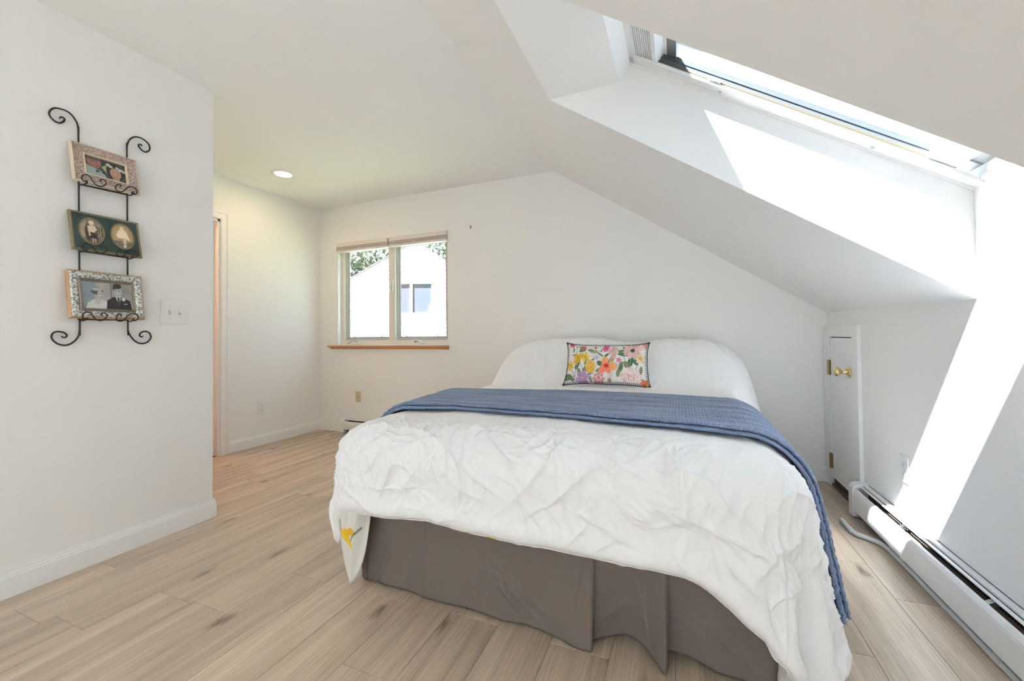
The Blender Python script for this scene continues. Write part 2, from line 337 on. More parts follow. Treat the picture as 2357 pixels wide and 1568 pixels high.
# floor: subfloor + one object per plank
sub = struct(MB().box(XL - T, XR + T, YR - T, YB + T, -0.06, -0.009).build('floor', 'sub'), 'light oak plank floor')
PW = 0.1917; LEN = 1.22
def plank_mesh(wd, ln):
    g = 0.0004; c = 0.0011; x0, x1, y0, y1 = g, wd - g, g, ln - g
    me = bpy.data.meshes.new('plank')
    v = [(x0, y0, -.009), (x1, y0, -.009), (x1, y1, -.009), (x0, y1, -.009), (x0, y0, -.0012), (x1, y0, -.0012), (x1, y1, -.0012), (x0, y1, -.0012), (x0 + c, y0 + c, 0), (x1 - c, y0 + c, 0), (x1 - c, y1 - c, 0), (x0 + c, y1 - c, 0)]
    f = [(8, 9, 10, 11)] + [(4 * k + i, 4 * k + (i + 1) % 4, 4 * k + 4 + (i + 1) % 4, 4 * k + 4 + i) for k in (0, 1) for i in range(4)]
    me.from_pydata(v, [], f); me.materials.append(M['plank']); return me
_pm = {}
joint = {9: 2.25, 10: 2.0, -4: 1.0, -8: 1.95, -6: 1.95, -2: 1.29, 0: 1.305, 2: 1.32, 4: 1.31, 6: 1.3, 8: 1.62}
for k in range(-14, 12):
    x0 = max(-1.178 + PW * k, XL); x1 = min(-1.178 + PW * (k + 1), XR)
    if x1 - x0 < 0.01: continue
    j = joint.get(k, 0.62 + (k * 0.37) % 0.5)
    while j > YR: j -= LEN
    y = j
    while y < YB - 0.01:
        a = max(y, YR); b = min(y + LEN, YB)
        if b > YR + 0.02 and b - a > 0.005:
            key = (round(x1 - x0, 4), round(b - a, 4))
            if key not in _pm: _pm[key] = plank_mesh(*key)
            o = bpy.data.objects.new('plank', _pm[key]); COL.objects.link(o); o.parent = sub
            o.location = tuple(np.array((x0, a, 0)) - WLOC['floor'])
        y += LEN

# back wall with window opening
WX0, WX1, WZ0, WZ1 = -3.452, -2.045, 0.925, 2.035
wb = MB()
top = lambda x: 2.62 if x <= XC else 2.44 - (x - XC) * 0.669 + 0.12
wb.box(XL - T, WX0, YB, YB + T, -0.05, 2.62).box(WX0, WX1, YB, YB + T, -0.05, WZ0).box(WX0, WX1, YB, YB + T, WZ1, 2.62)
wb.prism([(WX1, YB, -0.05), (XR + T, YB, -0.05), (XR + T, YB, 1.5), (XC, YB, 2.75), (WX1, YB, 2.62)], [(WX1, YB + T, -0.05), (XR + T, YB + T, -0.05), (XR + T, YB + T, 1.5), (XC, YB + T, 2.75), (WX1, YB + T, 2.62)])
struct(wb.build('wall_back', 'wall'), 'back wall with window behind the bed')
# far left wall with doorway
DY0, DY1, DZ = 1.60, 2.335, 2.055
struct(MB().box(XL - T, XL, DY1, YB, -0.05, ZC + .1).box(XL - T, XL, YP - T, DY0, -0.05, ZC + .1).box(XL - T, XL, DY0, DY1, DZ, ZC + .1).build('wall_far_left', 'wall'), 'far left wall with doorway')
# near left wall (partition block end)
struct(MB().box(XP - T, XP, YR, YP, -0.05, ZC + .1).box(XL, XP - T, YP - T, YP, -0.05, ZC + .1).build('wall_left', 'wall'), 'near left wall carrying the frame rack')
struct(MB().box(XR, XR + T, YR, YB, -0.05, 1.56).build('wall_right', 'wall'), 'low knee wall under the sloped ceiling')
RX0, RX1, RZ0, RZ1 = -1.95, 0.75, 0.08, 2.08
RT = T
rw = MB().box(XP - T, RX0, YR - T, YR, -0.05, 2.62).box(RX0, RX1, YR - T, YR, -0.05, RZ0).box(RX0, RX1, YR - T, YR, RZ1, 2.62).box(RX1, XR + T, YR - T, YR, -0.05, 2.75)
struct(rw.build('wall_rear', 'wall'), 'wall behind the viewpoint with an opening for the added fill window')
fr = MB()
fr.rect_frame((-0.6, YR - .07, 1.08), X_, Z_, Y_, 2.7, 2.0, [(0, -.03), (0.06, -.03), (0.06, .03), (0, .03)]).box(-.63, -.57, YR - .1, YR - .04, RZ0, RZ1)
w3 = struct(fr.build('fill_window', 'trim'), 'unseen wide white framed window added behind the viewpoint for fill light')  # out-of-view window, added to brighten the room from behind
MB().box(RX0 + .06, -.63, YR - .073, YR - .069, RZ0 + .06, RZ1 - .06).build('pane', 'glass', w3); MB().box(-.57, RX1 - .06, YR - .073, YR - .069, RZ0 + .06, RZ1 - .06).build('pane', 'glass', w3)
# ceilings
struct(MB().box(XL - T, XC, YR - T, YB + T, ZC, ZC + .18).build('ceiling', 'ceil'), 'flat ceiling')
def slope_poly(y, zk): return [(XC, y, ZC), (XR, y, zk), (XR, y, 1.497), (-0.186, y, 2.223), (-0.995, y, 2.75)]
sc_ = MB()
sc_.prism(slope_poly(YF, ZKF), slope_poly(YB, ZKB)).prism(slope_poly(Y2F, ZKF), slope_poly(YN, ZKF)).prism(slope_poly(YR, ZKF), slope_poly(Y2N, ZKF))
up = lambda y: [(XC, y, ZC), (XT, y, 2.1423), (-0.234, y, 2.147), (-0.186, y, 2.223), (-0.995, y, 2.75)]
sc_.prism(up(YN), up(YF)).prism(up(Y2N), up(Y2F))
struct(sc_.build('ceiling_slope', 'ceil'), 'sloped ceiling with skylight well')

# baseboards
def bb_prof(): return [(0, 0), (0.014, 0), (0.014, 0.078), (0.0115, 0.083), (0.0115, 0.089), (0.008, 0.094), (0.007, 0.104), (0, 0.104)]
def baseboard(name, f0, f1, label): struct(MB().sweep(bb_prof(), f0, f1).build(name, 'trim'), label)
baseboard('baseboard_left', lambda a, b: (XP + a, YR, b), lambda a, b: (XP + a, YP + a, b), 'white baseboard along the near left wall')
baseboard('baseboard_left_end', lambda a, b: (XP + a, YP + a, b), lambda a, b: (XL, YP + a, b), 'white baseboard on the end of the near left wall')
baseboard('baseboard_far_left', lambda a, b: (XL + a, DY1 + .074, b), lambda a, b: (XL + a, YB - a, b), 'white baseboard beside the doorway')
baseboard('baseboard_back', lambda a, b: (XL + a, YB - a, b), lambda a, b: (-3.30, YB - a, b), 'short white baseboard in the back left corner')
baseboard('baseboard_back_right', lambda a, b: (0.10, YB - a, b), lambda a, b: (XR, YB - a, b), 'white baseboard on the back wall right of the bed')

# ------------------------------------------------------------------ doorway on the far left wall (door_1)
d1 = thing('door_1', (XL, DY1, 0), 'white door casing and open door on the far left wall', kind='structure')
cas = [(0, 0), (0.0, 0.012), (0.008, 0.018), (0.03, 0.018), (0.036, 0.012), (0.05, 0.013), (0.056, 0.020), (0.07, 0.020), (0.07, 0)]
mk = MB().sweep(cas, lambda a, b: (XL + b, DY1 + a, 0), lambda a, b: (XL + b, DY1 + a, DZ + a)); mk.sweep(cas, lambda a, b: (XL + b, DY0 - a, 0), lambda a, b: (XL + b, DY0 - a, DZ + a)); mk.sweep(cas, lambda a, b: (XL + b, DY0 - a, DZ + a), lambda a, b: (XL + b, DY1 + a, DZ + a))
mk.build('casing', 'trim', d1)
MB().box(XL - T - .01, XL, DY1 - .018, DY1 + .001, 0, DZ).box(XL - T - .01, XL, DY0, DY0 + .018, 0, DZ).box(XL - T - .01, XL, DY0, DY1, DZ - .018, DZ).build('jamb', 'trim', d1)
MB().box(XL - .075, XL - .045, DY1 - .03, DY1 - .018, 0, DZ - .018).build('door_stop', 'trim', d1)
dl = MB().box(XL - T - .75, XL - T - .01, DY1 - .055, DY1 - .02, 0.012, DZ - .03).build('door_leaf', 'trim', d1, bevel=.003)
for z in (1.75, 0.3): MB().tube([(XL - T - .01, DY1 - .03, z - .045), (XL - T - .01, DY1 - .03, z + .045)], .007).build('hinge', 'oldbrass', dl)
hall = MB().box(XL - T - 1.2, XL - T - 1.1, 1.3, 2.6, -0.05, 2.5).box(XL - T - 1.1, XL - T, 1.2, 1.3, -0.05, 2.5).box(XL - T - 1.1, XL - T, 2.6, 2.7, -0.05, 2.5).box(XL - T - 1.2, XL - T, 1.2, 2.7, 2.5, 2.6)
struct(hall.build('wall_hall', 'hall'), 'warm lit hall walls beyond the doorway')
struct(MB().box(XL - T - 1.2, XL - .004, 1.2, 2.7, -0.058, -0.002).build('floor_hall', 'sub'), 'hall floor beyond the doorway')
hl = thing('ceiling_lamp', (XL - .7, 1.95, 2.5), 'small round ceiling lamp in the hall beyond the doorway', 'lamp')
MB().lathe((XL - .7, 1.95, 2.5), (0, 0, -1), [(.10, 0), (.10, .02), (.09, .03)]).build('base', 'white', hl, smooth=True)
MB().lathe((XL - .7, 1.95, 2.47), (0, 0, -1), [(.088, 0), (.085, .03), (.06, .055), (.02, .065)]).build('lamp_shade', 'led', hl, smooth=True)
pl = bpy.data.lights.new('hall_bulb', 'POINT'); pl.energy = 26; pl.color = (1.0, 0.66, 0.38); pl.shadow_soft_size = .08
po = bpy.data.objects.new('hall_bulb', pl); COL.objects.link(po); po.parent = hl; po.location = (0, 0, -.16)

# ------------------------------------------------------------------ knee wall access door (door_2)
KY0, KY1, KZ = 2.918, 3.318, 0.985
d2 = thing('door_2', (XR, 3.1, 0), 'small white attic access door in the knee wall', kind='structure')
cz = 1.054
MB().box(XR - .018, XR, KY1, 3.402, 0, cz).box(XR - .024, XR - .018, KY1 + .045, 3.402, 0, cz).build('casing', 'trim', d2, bevel=.003)
MB().box(XR - .020, XR, 2.838, KY0, 0, cz).build('casing', 'trim', d2, bevel=.003)
MB().box(XR - .019, XR, KY0, KY1, KZ, cz - .0005).build('casing', 'trim', d2, bevel=.003)
MB().box(XR - .012, XR - .002, KY0 + .004, KY1 - .006, .062, KZ - .006).build('door_leaf', 'trim', d2, bevel=.002)
MB().box(XR - .002, XR - .0005, KY0, KY1, 0, KZ).build('shadow_gap', 'dark', d2)
MB().box(XR - .016, XR - .003, KY0, KY1, 0, .02).build('threshold', 'sub', d2)
for z0 in (.733, .118):
    h = MB().tube([(XR - .02, KY1 - .001, z0), (XR - .02, KY1 - .001, z0 + .1)], .0075, 10)
    h.box(XR - .016, XR - .012, KY1 - .022, KY1 - .001, z0 + .002, z0 + .098).build('hinge', 'oldbrass', d2, smooth=True)
kn = MB().lathe((XR - .012, 2.985, .78), (-1, 0, 0), [(.033, 0), (.033, .004), (.028, .009), (.014, .012), (.0105, .02), (.0105, .036), (.016, .042), (.0255, .05), (.029, .058), (.0285, .066), (.022, .073), (.01, .076)], 28).build('knob', 'brass', d2, smooth=True)
MB().box(XR - .0135, XR - .012, KY0 + .006, KY0 + .012, .755, .81).build('latch', 'oldbrass', d2)

# ------------------------------------------------------------------ back window (window_1)
w1 = thing('window_1', (-2.75, YB, WZ0), 'white double casement window with cherry sill', kind='structure')
yg = YB + .085                       # sash plane
cxw, czw, ww, wh = (WX0 + WX1) / 2, (WZ0 + WZ1) / 2, WX1 - WX0, WZ1 - WZ0
MB().rect_frame((cxw, YB + .002, czw), X_, Z_, Y_, ww - .001, wh - .001, [(0, 0), (.010, 0), (.010, .138), (0, .138)]).build('reveal', 'trim', w1)
MB().rect_frame((cxw, YB + .05, czw), X_, Z_, Y_, ww - .02, wh - .02, [(0, 0), (.035, 0), (.038, .01), (.045, .01), (.045, .07), (0, .07)]).build('window_frame', 'vinyl', w1)
MB().box(-2.795, -2.715, YB + .045, YB + .12, WZ0 + .045, WZ1 - .045).build('mullion', 'vinyl', w1, bevel=.004)
for (a, b) in ((WX0 + .055, -2.795), (-2.715, WX1 - .055)):
    ow, oh = b - a, wh - .11; c = ((a + b) / 2, yg, czw)
    s = MB().rect_frame(c, X_, Z_, Y_, ow, oh, [(0, -.012), (.010, -.012), (.013, -.004), (.024, .004), (.024, .03), (0, .03)]).build('sash', 'sashgreen', w1)
    MB().rect_frame((c[0], yg + .006, czw), X_, Z_, Y_, ow - .046, oh - .046, [(0, -.004), (.012, -.001), (.012, .012), (0, .012)]).build('glazing_bead', 'sashgrey', s)
    MB().box(a + .026, b - .026, yg + .012, yg + .016, WZ0 + .081, WZ1 - .081).build('pane', 'glass', s)
    for t in (.18, .8):
        xx = a + ow * t; MB().box(xx - .006, xx + .006, yg - .012, yg + .002, WZ0 + .076, WZ0 + .108).build('screen_clip', 'steel', s)
    MB().tube([(a + ow * .12, yg - .005, WZ0 + .118), (a + ow * .75, yg - .005, WZ0 + .118), (a + ow * .80, yg - .005, WZ0 + .111), (a + ow * .81, yg - .005, WZ0 + .090)], .0022, 6).build('screen_bar', 'steel', s)
# sash locks, cranks
lk = MB().box(-2.772, -2.758, YB + .028, YB + .046, 1.50, 1.585).tube([(-2.765, YB + .03, 1.56), (-2.757, YB + .012, 1.52), (-2.752, YB + .008, 1.47)], .005).build('sash_lock', 'white', w1, bevel=.002)
lk = MB().tube([(-2.738, YB + .034, 1.485), (-2.738, YB + .030, 1.56), (-2.738, YB + .034, 1.60), (-2.726, YB + .034, 1.60), (-2.726, YB + .030, 1.52), (-2.728, YB + .034, 1.485), (-2.738, YB + .034, 1.485)], .004).build('sash_lock', 'white', w1)
for cx_, sgn in ((-3.20, 1), (-2.44, -1)):
    k = MB().box(cx_ - .05, cx_ + .05, YB + .012, YB + .045, WZ0 + .008, WZ0 + .026).build('crank_base', 'vinyl', w1, bevel=.006)
    MB().tube([(cx_ + .02 * sgn, YB + .03, WZ0 + .026), (cx_ + .01 * sgn, YB + .012, WZ0 + .05), (cx_ - .04 * sgn, YB - .004, WZ0 + .052), (cx_ - .085 * sgn, YB - .008, WZ0 + .026), (cx_ - .10 * sgn, YB - .012, WZ0 + .02)], .0065, 8, radii=[.010, .008, .006, .006, .008]).build('crank_handle', 'steel', k, smooth=True)
sill = [(YB + .05, WZ0), (YB - .042, WZ0), (YB - .046, WZ0 - .004), (YB - .046, WZ0 - .011), (YB - .040, WZ0 - .016), (YB - .026, WZ0 - .019), (YB - .018, WZ0 - .034), (YB - .0005, WZ0 - .037), (YB - .0005, WZ0 - .0)]
MB().sweep([(a, b) for a, b in sill if a < YB], lambda a, b: (-3.552 + (YB - a < .03) * .02, a, b), lambda a, b: (-2.030 - (YB - a < .03) * .02, a, b)).box(WX0 + .01, WX1 - .01, YB - .0005, YB + .05, WZ0 - .001, WZ0 + .0005).build('sill', 'cherry', w1)
# cellular shades
for nm, a, b in (('left', WX0 + .012, -2.755), ('right', -2.735, WX1 - .012)):
    t = thing('cellular_shade', ((a + b) / 2, YB + .01, WZ1 - .14), 'raised pinkish cellular shade over the %s casement' % nm, 'shade', 'raised cellular shades in the back window')
    MB().box(a, b, YB - .028, YB + .03, WZ1 - .045, WZ1 - .006).build('headrail', 'shadebar', t, bevel=.003)
    st = MB()
    n = 7
    for i in range(n):
        z0 = WZ1 - .045 - i * .0052; st.prism([(a + .002, YB - .022, z0), (a + .002, YB - .026, z0 - .0026), (a + .002, YB - .022, z0 - .0052), (a + .002, YB + .024, z0 - .0052), (a + .002, YB + .028, z0 - .0026), (a + .002, YB + .024, z0)], [(b - .002, YB - .022, z0), (b - .002, YB - .026, z0 - .0026), (b - .002, YB - .022, z0 - .0052), (b - .002, YB + .024, z0 - .0052), (b - .002, YB + .028, z0 - .0026), (b - .002, YB + .024, z0)])
    st.build('fabric_stack', 'shade', t)
    MB().box(a, b, YB - .028, YB + .028, WZ1 - .103, WZ1 - .082).build('bottom_rail', 'shadebar', t, bevel=.003)
    xm = a + (b - a) * .46; MB().tube([(xm - .022, YB - .03, WZ1 - .090), (xm - .008, YB - .034, WZ1 - .078), (xm + .008, YB - .034, WZ1 - .078), (xm + .022, YB - .03, WZ1 - .090)], .0035).build('handle', 'white', t)

# ------------------------------------------------------------------ skylight (window_2)
r_ = np.array((.8384, 0, -.5451)); n_ = np.array((.5451, 0, .8384)); O2 = np.array((-.186, (YF + YN) / 2, 2.223)); WD = YF - YN; LN = 1.352
w2 = thing('window_2', tuple(O2), 'skylight roof window in the sloped ceiling well', kind='structure')
ob = lambda a0, a1, b0, b1, c0, c1: MB().obox(O2, r_, Y_, n_, a0, a1, b0, b1, c0, c1)
hw = WD / 2
for s, ext in ((1, 0.), (-1, .082)):       # far and near side rails, nested from the liner out to the cladding
    lo = lambda d0, d1: tuple(sorted((s * (hw - d0), s * (hw - d1 - (ext if d1 > 0 else 0)))))
    ob(-.02, LN + .03, *lo(-.04, .056), .000, .013).build('frame_rail', 'trim', w2, bevel=.003)
    ob(-.02, LN + .03, *lo(-.0, .006), -.008, .000).build('liner_edge', 'trim', w2)
    ob(.02, LN - .12, *lo(-.04, .047), .013, .018).build('rail_lip', 'trim', w2)
    ob(.02, LN - .12, *lo(-.04, .050), .018, .028).build('gasket', 'gasket', w2, bevel=.003)
    ob(.02, LN - .12, *lo(-.04, .044), .028, .042).build('sash_rail', 'sashlight', w2)
    ob(.02, LN - .12, *lo(-.04, .047), .042, .046).build('sash_bead', 'sashlight', w2)
    ob(.02, LN - .12, *lo(-.04, .040), .046, .064).build('sash_rail', 'sashlight', w2)
    ob(-.02, LN + .03, *lo(-.04, .024), .064, .12).build('cladding', 'sashgrey', w2)
for t in (.42, 1.0):
    ob(t - .006, t + .006, hw - .036, hw - .024, -.003, .0005).build('screw', 'steel', w2)
ob(.36, .41, hw - .062, hw - .050, .014, .024).build('catch', 'white', w2)
ob(-.06, .190, -hw - .03, hw + .03, .058, .075).build('sash_head', 'trim', w2)
ob(-.06, .10, -hw - .03, hw + .03, .075, .14).build('head_cladding', 'sashgrey', w2)
ob(-.03, .02, -hw, hw, .0, .058).build('frame_head', 'trim', w2)
ob(1.150, 1.245, -hw + .03, hw - .006, .014, .070).build('sash_bottom_rail', 'trim', w2, bevel=.004)
ob(1.165, 1.40, -hw - .03, hw + .03, .070, .13).build('frame_foot', 'trim', w2)
ob(1.315, 1.365, -hw, hw, .006, .070).build('frame_foot_lip', 'trim', w2, bevel=.004)
ob(1.215, 1.228, hw - .15, hw - .08, .060, .070).build('latch_bracket', 'brass', w2)
ob(.15, 1.17, -hw + .03, hw - .03, .0565, .0595).build('pane', 'skyglass', w2)
w4 = thing('fill_skylight', (O2[0], (Y2N + Y2F) / 2, O2[2]), 'unseen second skylight added behind the viewpoint for fill light', kind='structure')  # out-of-view roof window, added as an extra daylight source
O4 = np.array((O2[0], (Y2N + Y2F) / 2, O2[2]))
MB().rect_frame(O4 + r_ * LN / 2 + n_ * .05, r_, Y_, n_, LN + .06, WD + .06, [(0, -.05), (.08, -.05), (.10, 0), (.13, .04), (.13, .10), (0, .10)]).build('frame', 'trim', w4)
MB().obox(O4, r_, Y_, n_, .09, LN - .09, -hw + .09, hw - .09, .094, .100).build('pane', 'skyglass', w4)
# pleated shade folded at the top of the skylight
ps = thing('pleated_shade', tuple(O2 + r_ * .07), 'white pleated blind folded up at the top of the skylight', 'blind')
for i in range(9):
    a0 = .024 + i * .0093
    MB().add([O2 + r_ * (a0 + da) + Y_ * yy + n_ * c for yy in (-hw + .06, hw - .03) for da, c in ((0, .012), (.0050, .012), (.0075, .036), (.0075, .058), (.003, .058), (.003, .036))],
             [tuple(range(6))[::-1], tuple(range(6, 12))] + [(j, (j + 1) % 6, 6 + (j + 1) % 6, 6 + j) for j in range(6)]).build('pleat', 'trim', ps)
MB().obox(O2, r_, Y_, n_, .108, .132, -hw + .06, hw - .03, .006, .060).build('bottom_bar', 'trim', ps, bevel=.005)
MB().obox(O2, r_, Y_, n_, .014, .026, -hw + .06, hw - .03, .010, .060).build('headrail', 'trim', ps)

# ------------------------------------------------------------------ recessed ceiling light
LX, LY = -3.165, 2.526
dn = thing('recessed_light', (LX, LY, ZC - .012), 'lit round recessed ceiling light above the doorway', 'ceiling light')
MB().lathe((LX, LY, ZC), (0, 0, -1), [(.098, 0), (.098, .003), (.094, .007), (.078, .010), (.068, .006), (.066, .0)], 40).build('trim_ring', 'white', dn, smooth=True)
MB().lathe((LX, LY, ZC), (0, 0, -1), [(.066, .0), (.066, .005), (.03, .0065)], 40).build('diffuser', 'led', dn, smooth=True)
sp = bpy.data.lights.new('recessed_bulb', 'AREA'); sp.shape = 'DISK'; sp.size = .12; sp.energy = 3.0; sp.color = (1.0, 0.66, 0.38)
so = bpy.data.objects.new('recessed_bulb', sp); COL.objects.link(so); so.parent = dn; so.location = (0, 0, -.006)

# ------------------------------------------------------------------ wall plates
def plate(name, O, A, B, C, w, h, material, label, cat, group=None):
    t = thing(name, tuple(np.array(O, float)), label, cat, group); O = np.array(O, float)
    p = MB().obox(O, A, B, C, -w / 2, w / 2, -h / 2, h / 2, 0, .0055).build('plate', material, t, bevel=.003, seg=3); return t, O
def outlet(O, A, C, label):
    t, O = plate('power_outlet', O, A, Z_, C, .074, .122, 'white', label, 'outlet', 'power outlets low on the walls')
    for dz in (.0195, -.0195):
        poly = []
        for k in range(20):
            a = 2 * math.pi * k / 20; poly.append((max(-.0145, min(.0145, .0175 * math.cos(a))), .0135 * max(-1, min(1, 1.12 * math.sin(a)))))
        c = O + Z_ * dz
        s = MB().prism([c + A * x + Z_ * z + C * .005 for x, z in poly], [c + A * x + Z_ * z + C * .0072 for x, z in poly]).build('socket', 'white', t)
        for x, hgt in ((-.006, .009), (.006, .007)): MB().obox(c, A, Z_, C, x - .0011, x + .0011, -.001, -.001 + hgt, .0070, .0074).build('slot', 'dark', s)
        MB().lathe(c + C * .0070 - Z_ * .0065, C, [(.0024, 0), (.0024, .0005)], 10).build('slot', 'dark', s)
    MB().lathe(O + C * .005, C, [(.003, 0), (.002, .0012)], 10).build('screw', 'steel', t)
outlet((XL, 2.716, .353), Y_, X_, 'white power outlet on the far left wall by the doorway')
outlet((XR, 2.390, .393), -Y_, -X_, 'white power outlet on the knee wall at the sunlit band')
t, O = plate('light_switch', (XP, 1.329, 1.153), Y_, Z_, X_, .129, .123, 'white', 'white double toggle light switch plate beside the picture frames', 'light switch')
for dy in (-.023, .023):
    MB().obox(O + Y_ * dy, Y_, Z_, X_, -.005, .005, -.012, .012, .005, .0065).build('toggle_slot', 'almond', t)
    MB().obox(O + Y_ * dy, Y_, np.array((-.35, 0, .94)), np.array((.94, 0, .35)), -.0045, .0045, -.006, .004, .005, .017).build('toggle', 'white', t, bevel=.0015)
    for dz in (-.030, .030): MB().lathe(O + Y_ * dy + Z_ * dz + X_ * .005, X_, [(.003, 0), (.002, .0012)], 10).build('screw', 'steel', t)
t, O = plate('cable_jack', (-3.161, YB, .383), X_, Z_, -Y_, .070, .113, 'almond', 'almond cable jack plate above the back heater', 'jack plate')
MB().lathe(O - Y_ * .005, -Y_, [(.006, 0), (.006, .003), (.0045, .003), (.0045, .009)], 12).build('connector', 'oldbrass', t)
for dz in (-.042, .042): MB().lathe(O + Z_ * dz - Y_ * .005, -Y_, [(.003, 0), (.002, .0012)], 10).build('screw', 'almond', t)
tag(MB().box(-1.808, -1.798, YB - .004, YB, 2.028, 2.052).tube([(-1.803, YB - .004, 2.046), (-1.803, YB - .014, 2.04)], .0015, 6).tube([(-1.803, YB - .004, 2.032), (-1.803, YB - .012, 2.028), (-1.803, YB - .015, 2.034)], .002, 6).build('picture_hook', 'oldbrass'), 'tiny brass picture hook high on the back wall', 'hook')

# ------------------------------------------------------------------ baseboard heaters
def heater(name, F, L0, L1, label, HT=.185, capat=0):
    """F(l, d, z) -> world: l along the wall, d out from it"""
    t = thing(name, tuple(np.array(F(L0, .035, 0))), label, 'heater', 'baseboard heaters')
    ext = lambda prof, a, b, nm, m_, **k: MB().sweep(prof, lambda d, z: F(a, d, z), lambda d, z: F(b, d, z)).build(nm, m_, t, **k)
    a, b = L0 + .055, L1
    ext([(.001, .02), (.004, .02), (.004, HT), (.001, HT)], a, b, 'back_panel', 'heater')
    ext([(.001, HT), (.021, HT), (.024, HT - .003), (.0245, HT - .010), (.0225, HT - .010), (.021, HT - .005), (.001, HT - .005)], a, b, 'top_hood', 'heater')
    ext([(.0305, HT - .008), (.037, HT - .010), (.0395, HT - .014), (.036, HT - .016), (.030, HT - .012)], a, b, 'damper', 'heater')
    ext([(.066, .045), (.070, .043), (.072, .050), (.072, HT - .052), (.070, HT - .040), (.064, HT - .028), (.056, HT - .024), (.056, HT - .028), (.063, HT - .034), (.067, HT - .044), (.068, HT - .052), (.068, .050)], a, b, 'front_cover', 'heater')
    ext([(.004, .022), (.055, .022), (.055, .024), (.004, .024)], a, b, 'bottom_pan', 'dark')
    ext([(.0041, .03), (.0046, .03), (.0046, HT - .012), (.0041, HT - .012)], a, b, 'slot_shade_strip', 'dark')  # thin dark sheet that paints the shade inside the slot
    cp = [(.033 + .011 * math.cos(q * math.pi / 6), .085 + .011 * math.sin(q * math.pi / 6)) for q in range(12)]
    ext(cp, a, b, 'copper_pipe', 'copper', smooth=True)
    fn = MB(); n = int((b - a - .2) / .012)
    for i in range(n):
        l = a + .15 + i * .012; fn.prism([F(l, .010, .055), F(l, .054, .055), F(l, .054, HT - .05), F(l, .010, HT - .05)], [F(l + .0006, .010, .055), F(l + .0006, .054, .055), F(l + .0006, .054, HT - .05), F(l + .0006, .010, HT - .05)])
    tag(fn.build('fins', 'alu', t), kind='stuff')
    for l in np.arange(a + .45, b, .55):
        MB().prism([F(l, .004, HT - .02), F(l, .05, HT - .045), F(l, .064, HT - .036), F(l, .05, HT - .03), F(l, .03, HT - .018)], [F(l + .02, .004, HT - .02), F(l + .02, .05, HT - .045), F(l + .02, .064, HT - .036), F(l + .02, .05, HT - .03), F(l + .02, .03, HT - .018)]).build('bracket', 'steel', t)
    arc = [(.0, .008), (.075, .008), (.075, HT - .035)] + [(.035 + .040 * math.cos(q), HT - .035 + .037 * math.sin(q)) for q in np.linspace(.15, 1.45, 7)] + [(.0, HT + .003)]
    MB().sweep(arc, lambda d, z: F(L0, d, z), lambda d, z: F(L0 + .057, d, z)).build('end_cap', 'heater', t, bevel=.003)
    return t
heater('baseboard_heater', lambda l, d, z: np.array((XR - d, 2.838 - l, z)), 0, 3.6, 'long white baseboard heater under the knee wall', .186)
heater('baseboard_heater', lambda l, d, z: np.array((-3.350 + l, YB - d, z)), 0, 1.9, 'white baseboard heater below the back window beside the bed', .150)
# conduit beside the long heater
cp = [(.786, 2.706, .0125), (.785, 2.62, .0125), (.786, 2.565, .0125), (.795, 2.535, .0125), (.815, 2.517, .0125), (.845, 2.490, .0125), (.862, 2.470, .0125), (.872, 2.445, .0125), (.877, 2.40, .0125), (.879, 2.29, .0125), (.879, .2, .0125)]
cd = thing('conduit_pipe', (.82, 2.5, 0), 'bent grey conduit pipe lying along the long heater', 'pipe')
MB().tube(cp, .0115, 14).build('tube', 'conduit', cd, smooth=True)
for y in (2.30, 1.72, 1.1): MB().tube([(.879, y - .02, .0125), (.879, y + .02, .0125)], .0125, 14).build('coupling', 'conduit', cd, smooth=True)
MB().tube([(.7855, 2.60, .0125), (.786, 2.565, .0125)], .0123, 14).build('coupling', 'conduit', cd, smooth=True)

# ================================================================== WALL RACK AND PICTURE FRAMES
def smooth_path(pts, sub=5):
    P = np.array(pts, float); n = len(P); out = []
    for i in range(n - 1):
        p0, p1, p2, p3 = P[max(i - 1, 0)], P[i], P[i + 1], P[min(i + 2, n - 1)]
        for k in range(sub):
            t = k / sub; out.append(.5 * ((2 * p1) + (-p0 + p2) * t + (2 * p0 - 5 * p1 + 4 * p2 - p3) * t * t + (-p0 + 3 * p1 - 3 * p2 + p3) * t ** 3))
    out.append(P[-1]); return out
TL = [(0.946, 1.894), (0.946, 1.931), (0.943, 1.968), (0.936, 1.986), (0.924, 2.003), (0.909, 2.012), (0.891, 2.013), (0.872, 2.008), (0.86, 1.995), (0.854, 1.978), (0.857, 1.965), (0.866, 1.954), (0.877, 1.949), (0.889, 1.952), (0.899, 1.964), (0.901, 1.975), (0.896, 1.979), (0.89, 1.978), (0.886, 1.97)]
TR = [(1.119, 1.891), (1.118, 1.937), (1.122, 1.966), (1.129, 1.985), (1.142, 2.002), (1.157, 2.011), (1.176, 2.013), (1.196, 2.005), (1.208, 1.992), (1.211, 1.976), (1.206, 1.962), (1.194, 1.951), (1.18, 1.953), (1.169, 1.963), (1.164, 1.97), (1.168, 1.978), (1.174, 1.981), (1.178, 1.974)]
BL = [(0.955, 1.107), (0.955, 1.058), (0.952, 1.033), (0.94, 1.01), (0.923, 0.995), (0.905, 0.991), (0.886, 0.998), (0.872, 1.013), (0.867, 1.029), (0.872, 1.044), (0.884, 1.05), (0.898, 1.048), (0.909, 1.042), (0.914, 1.033), (0.91, 1.025), (0.902, 1.025), (0.898, 1.031)]
BR = [(1.126, 1.109), (1.128, 1.054), (1.137, 1.03), (1.151, 1.009), (1.169, 0.995), (1.188, 0.993), (1.207, 1.001), (1.219, 1.021), (1.215, 1.042), (1.2, 1.052), (1.186, 1.051), (1.175, 1.042), (1.173, 1.032), (1.179, 1.025), (1.187, 1.029)]
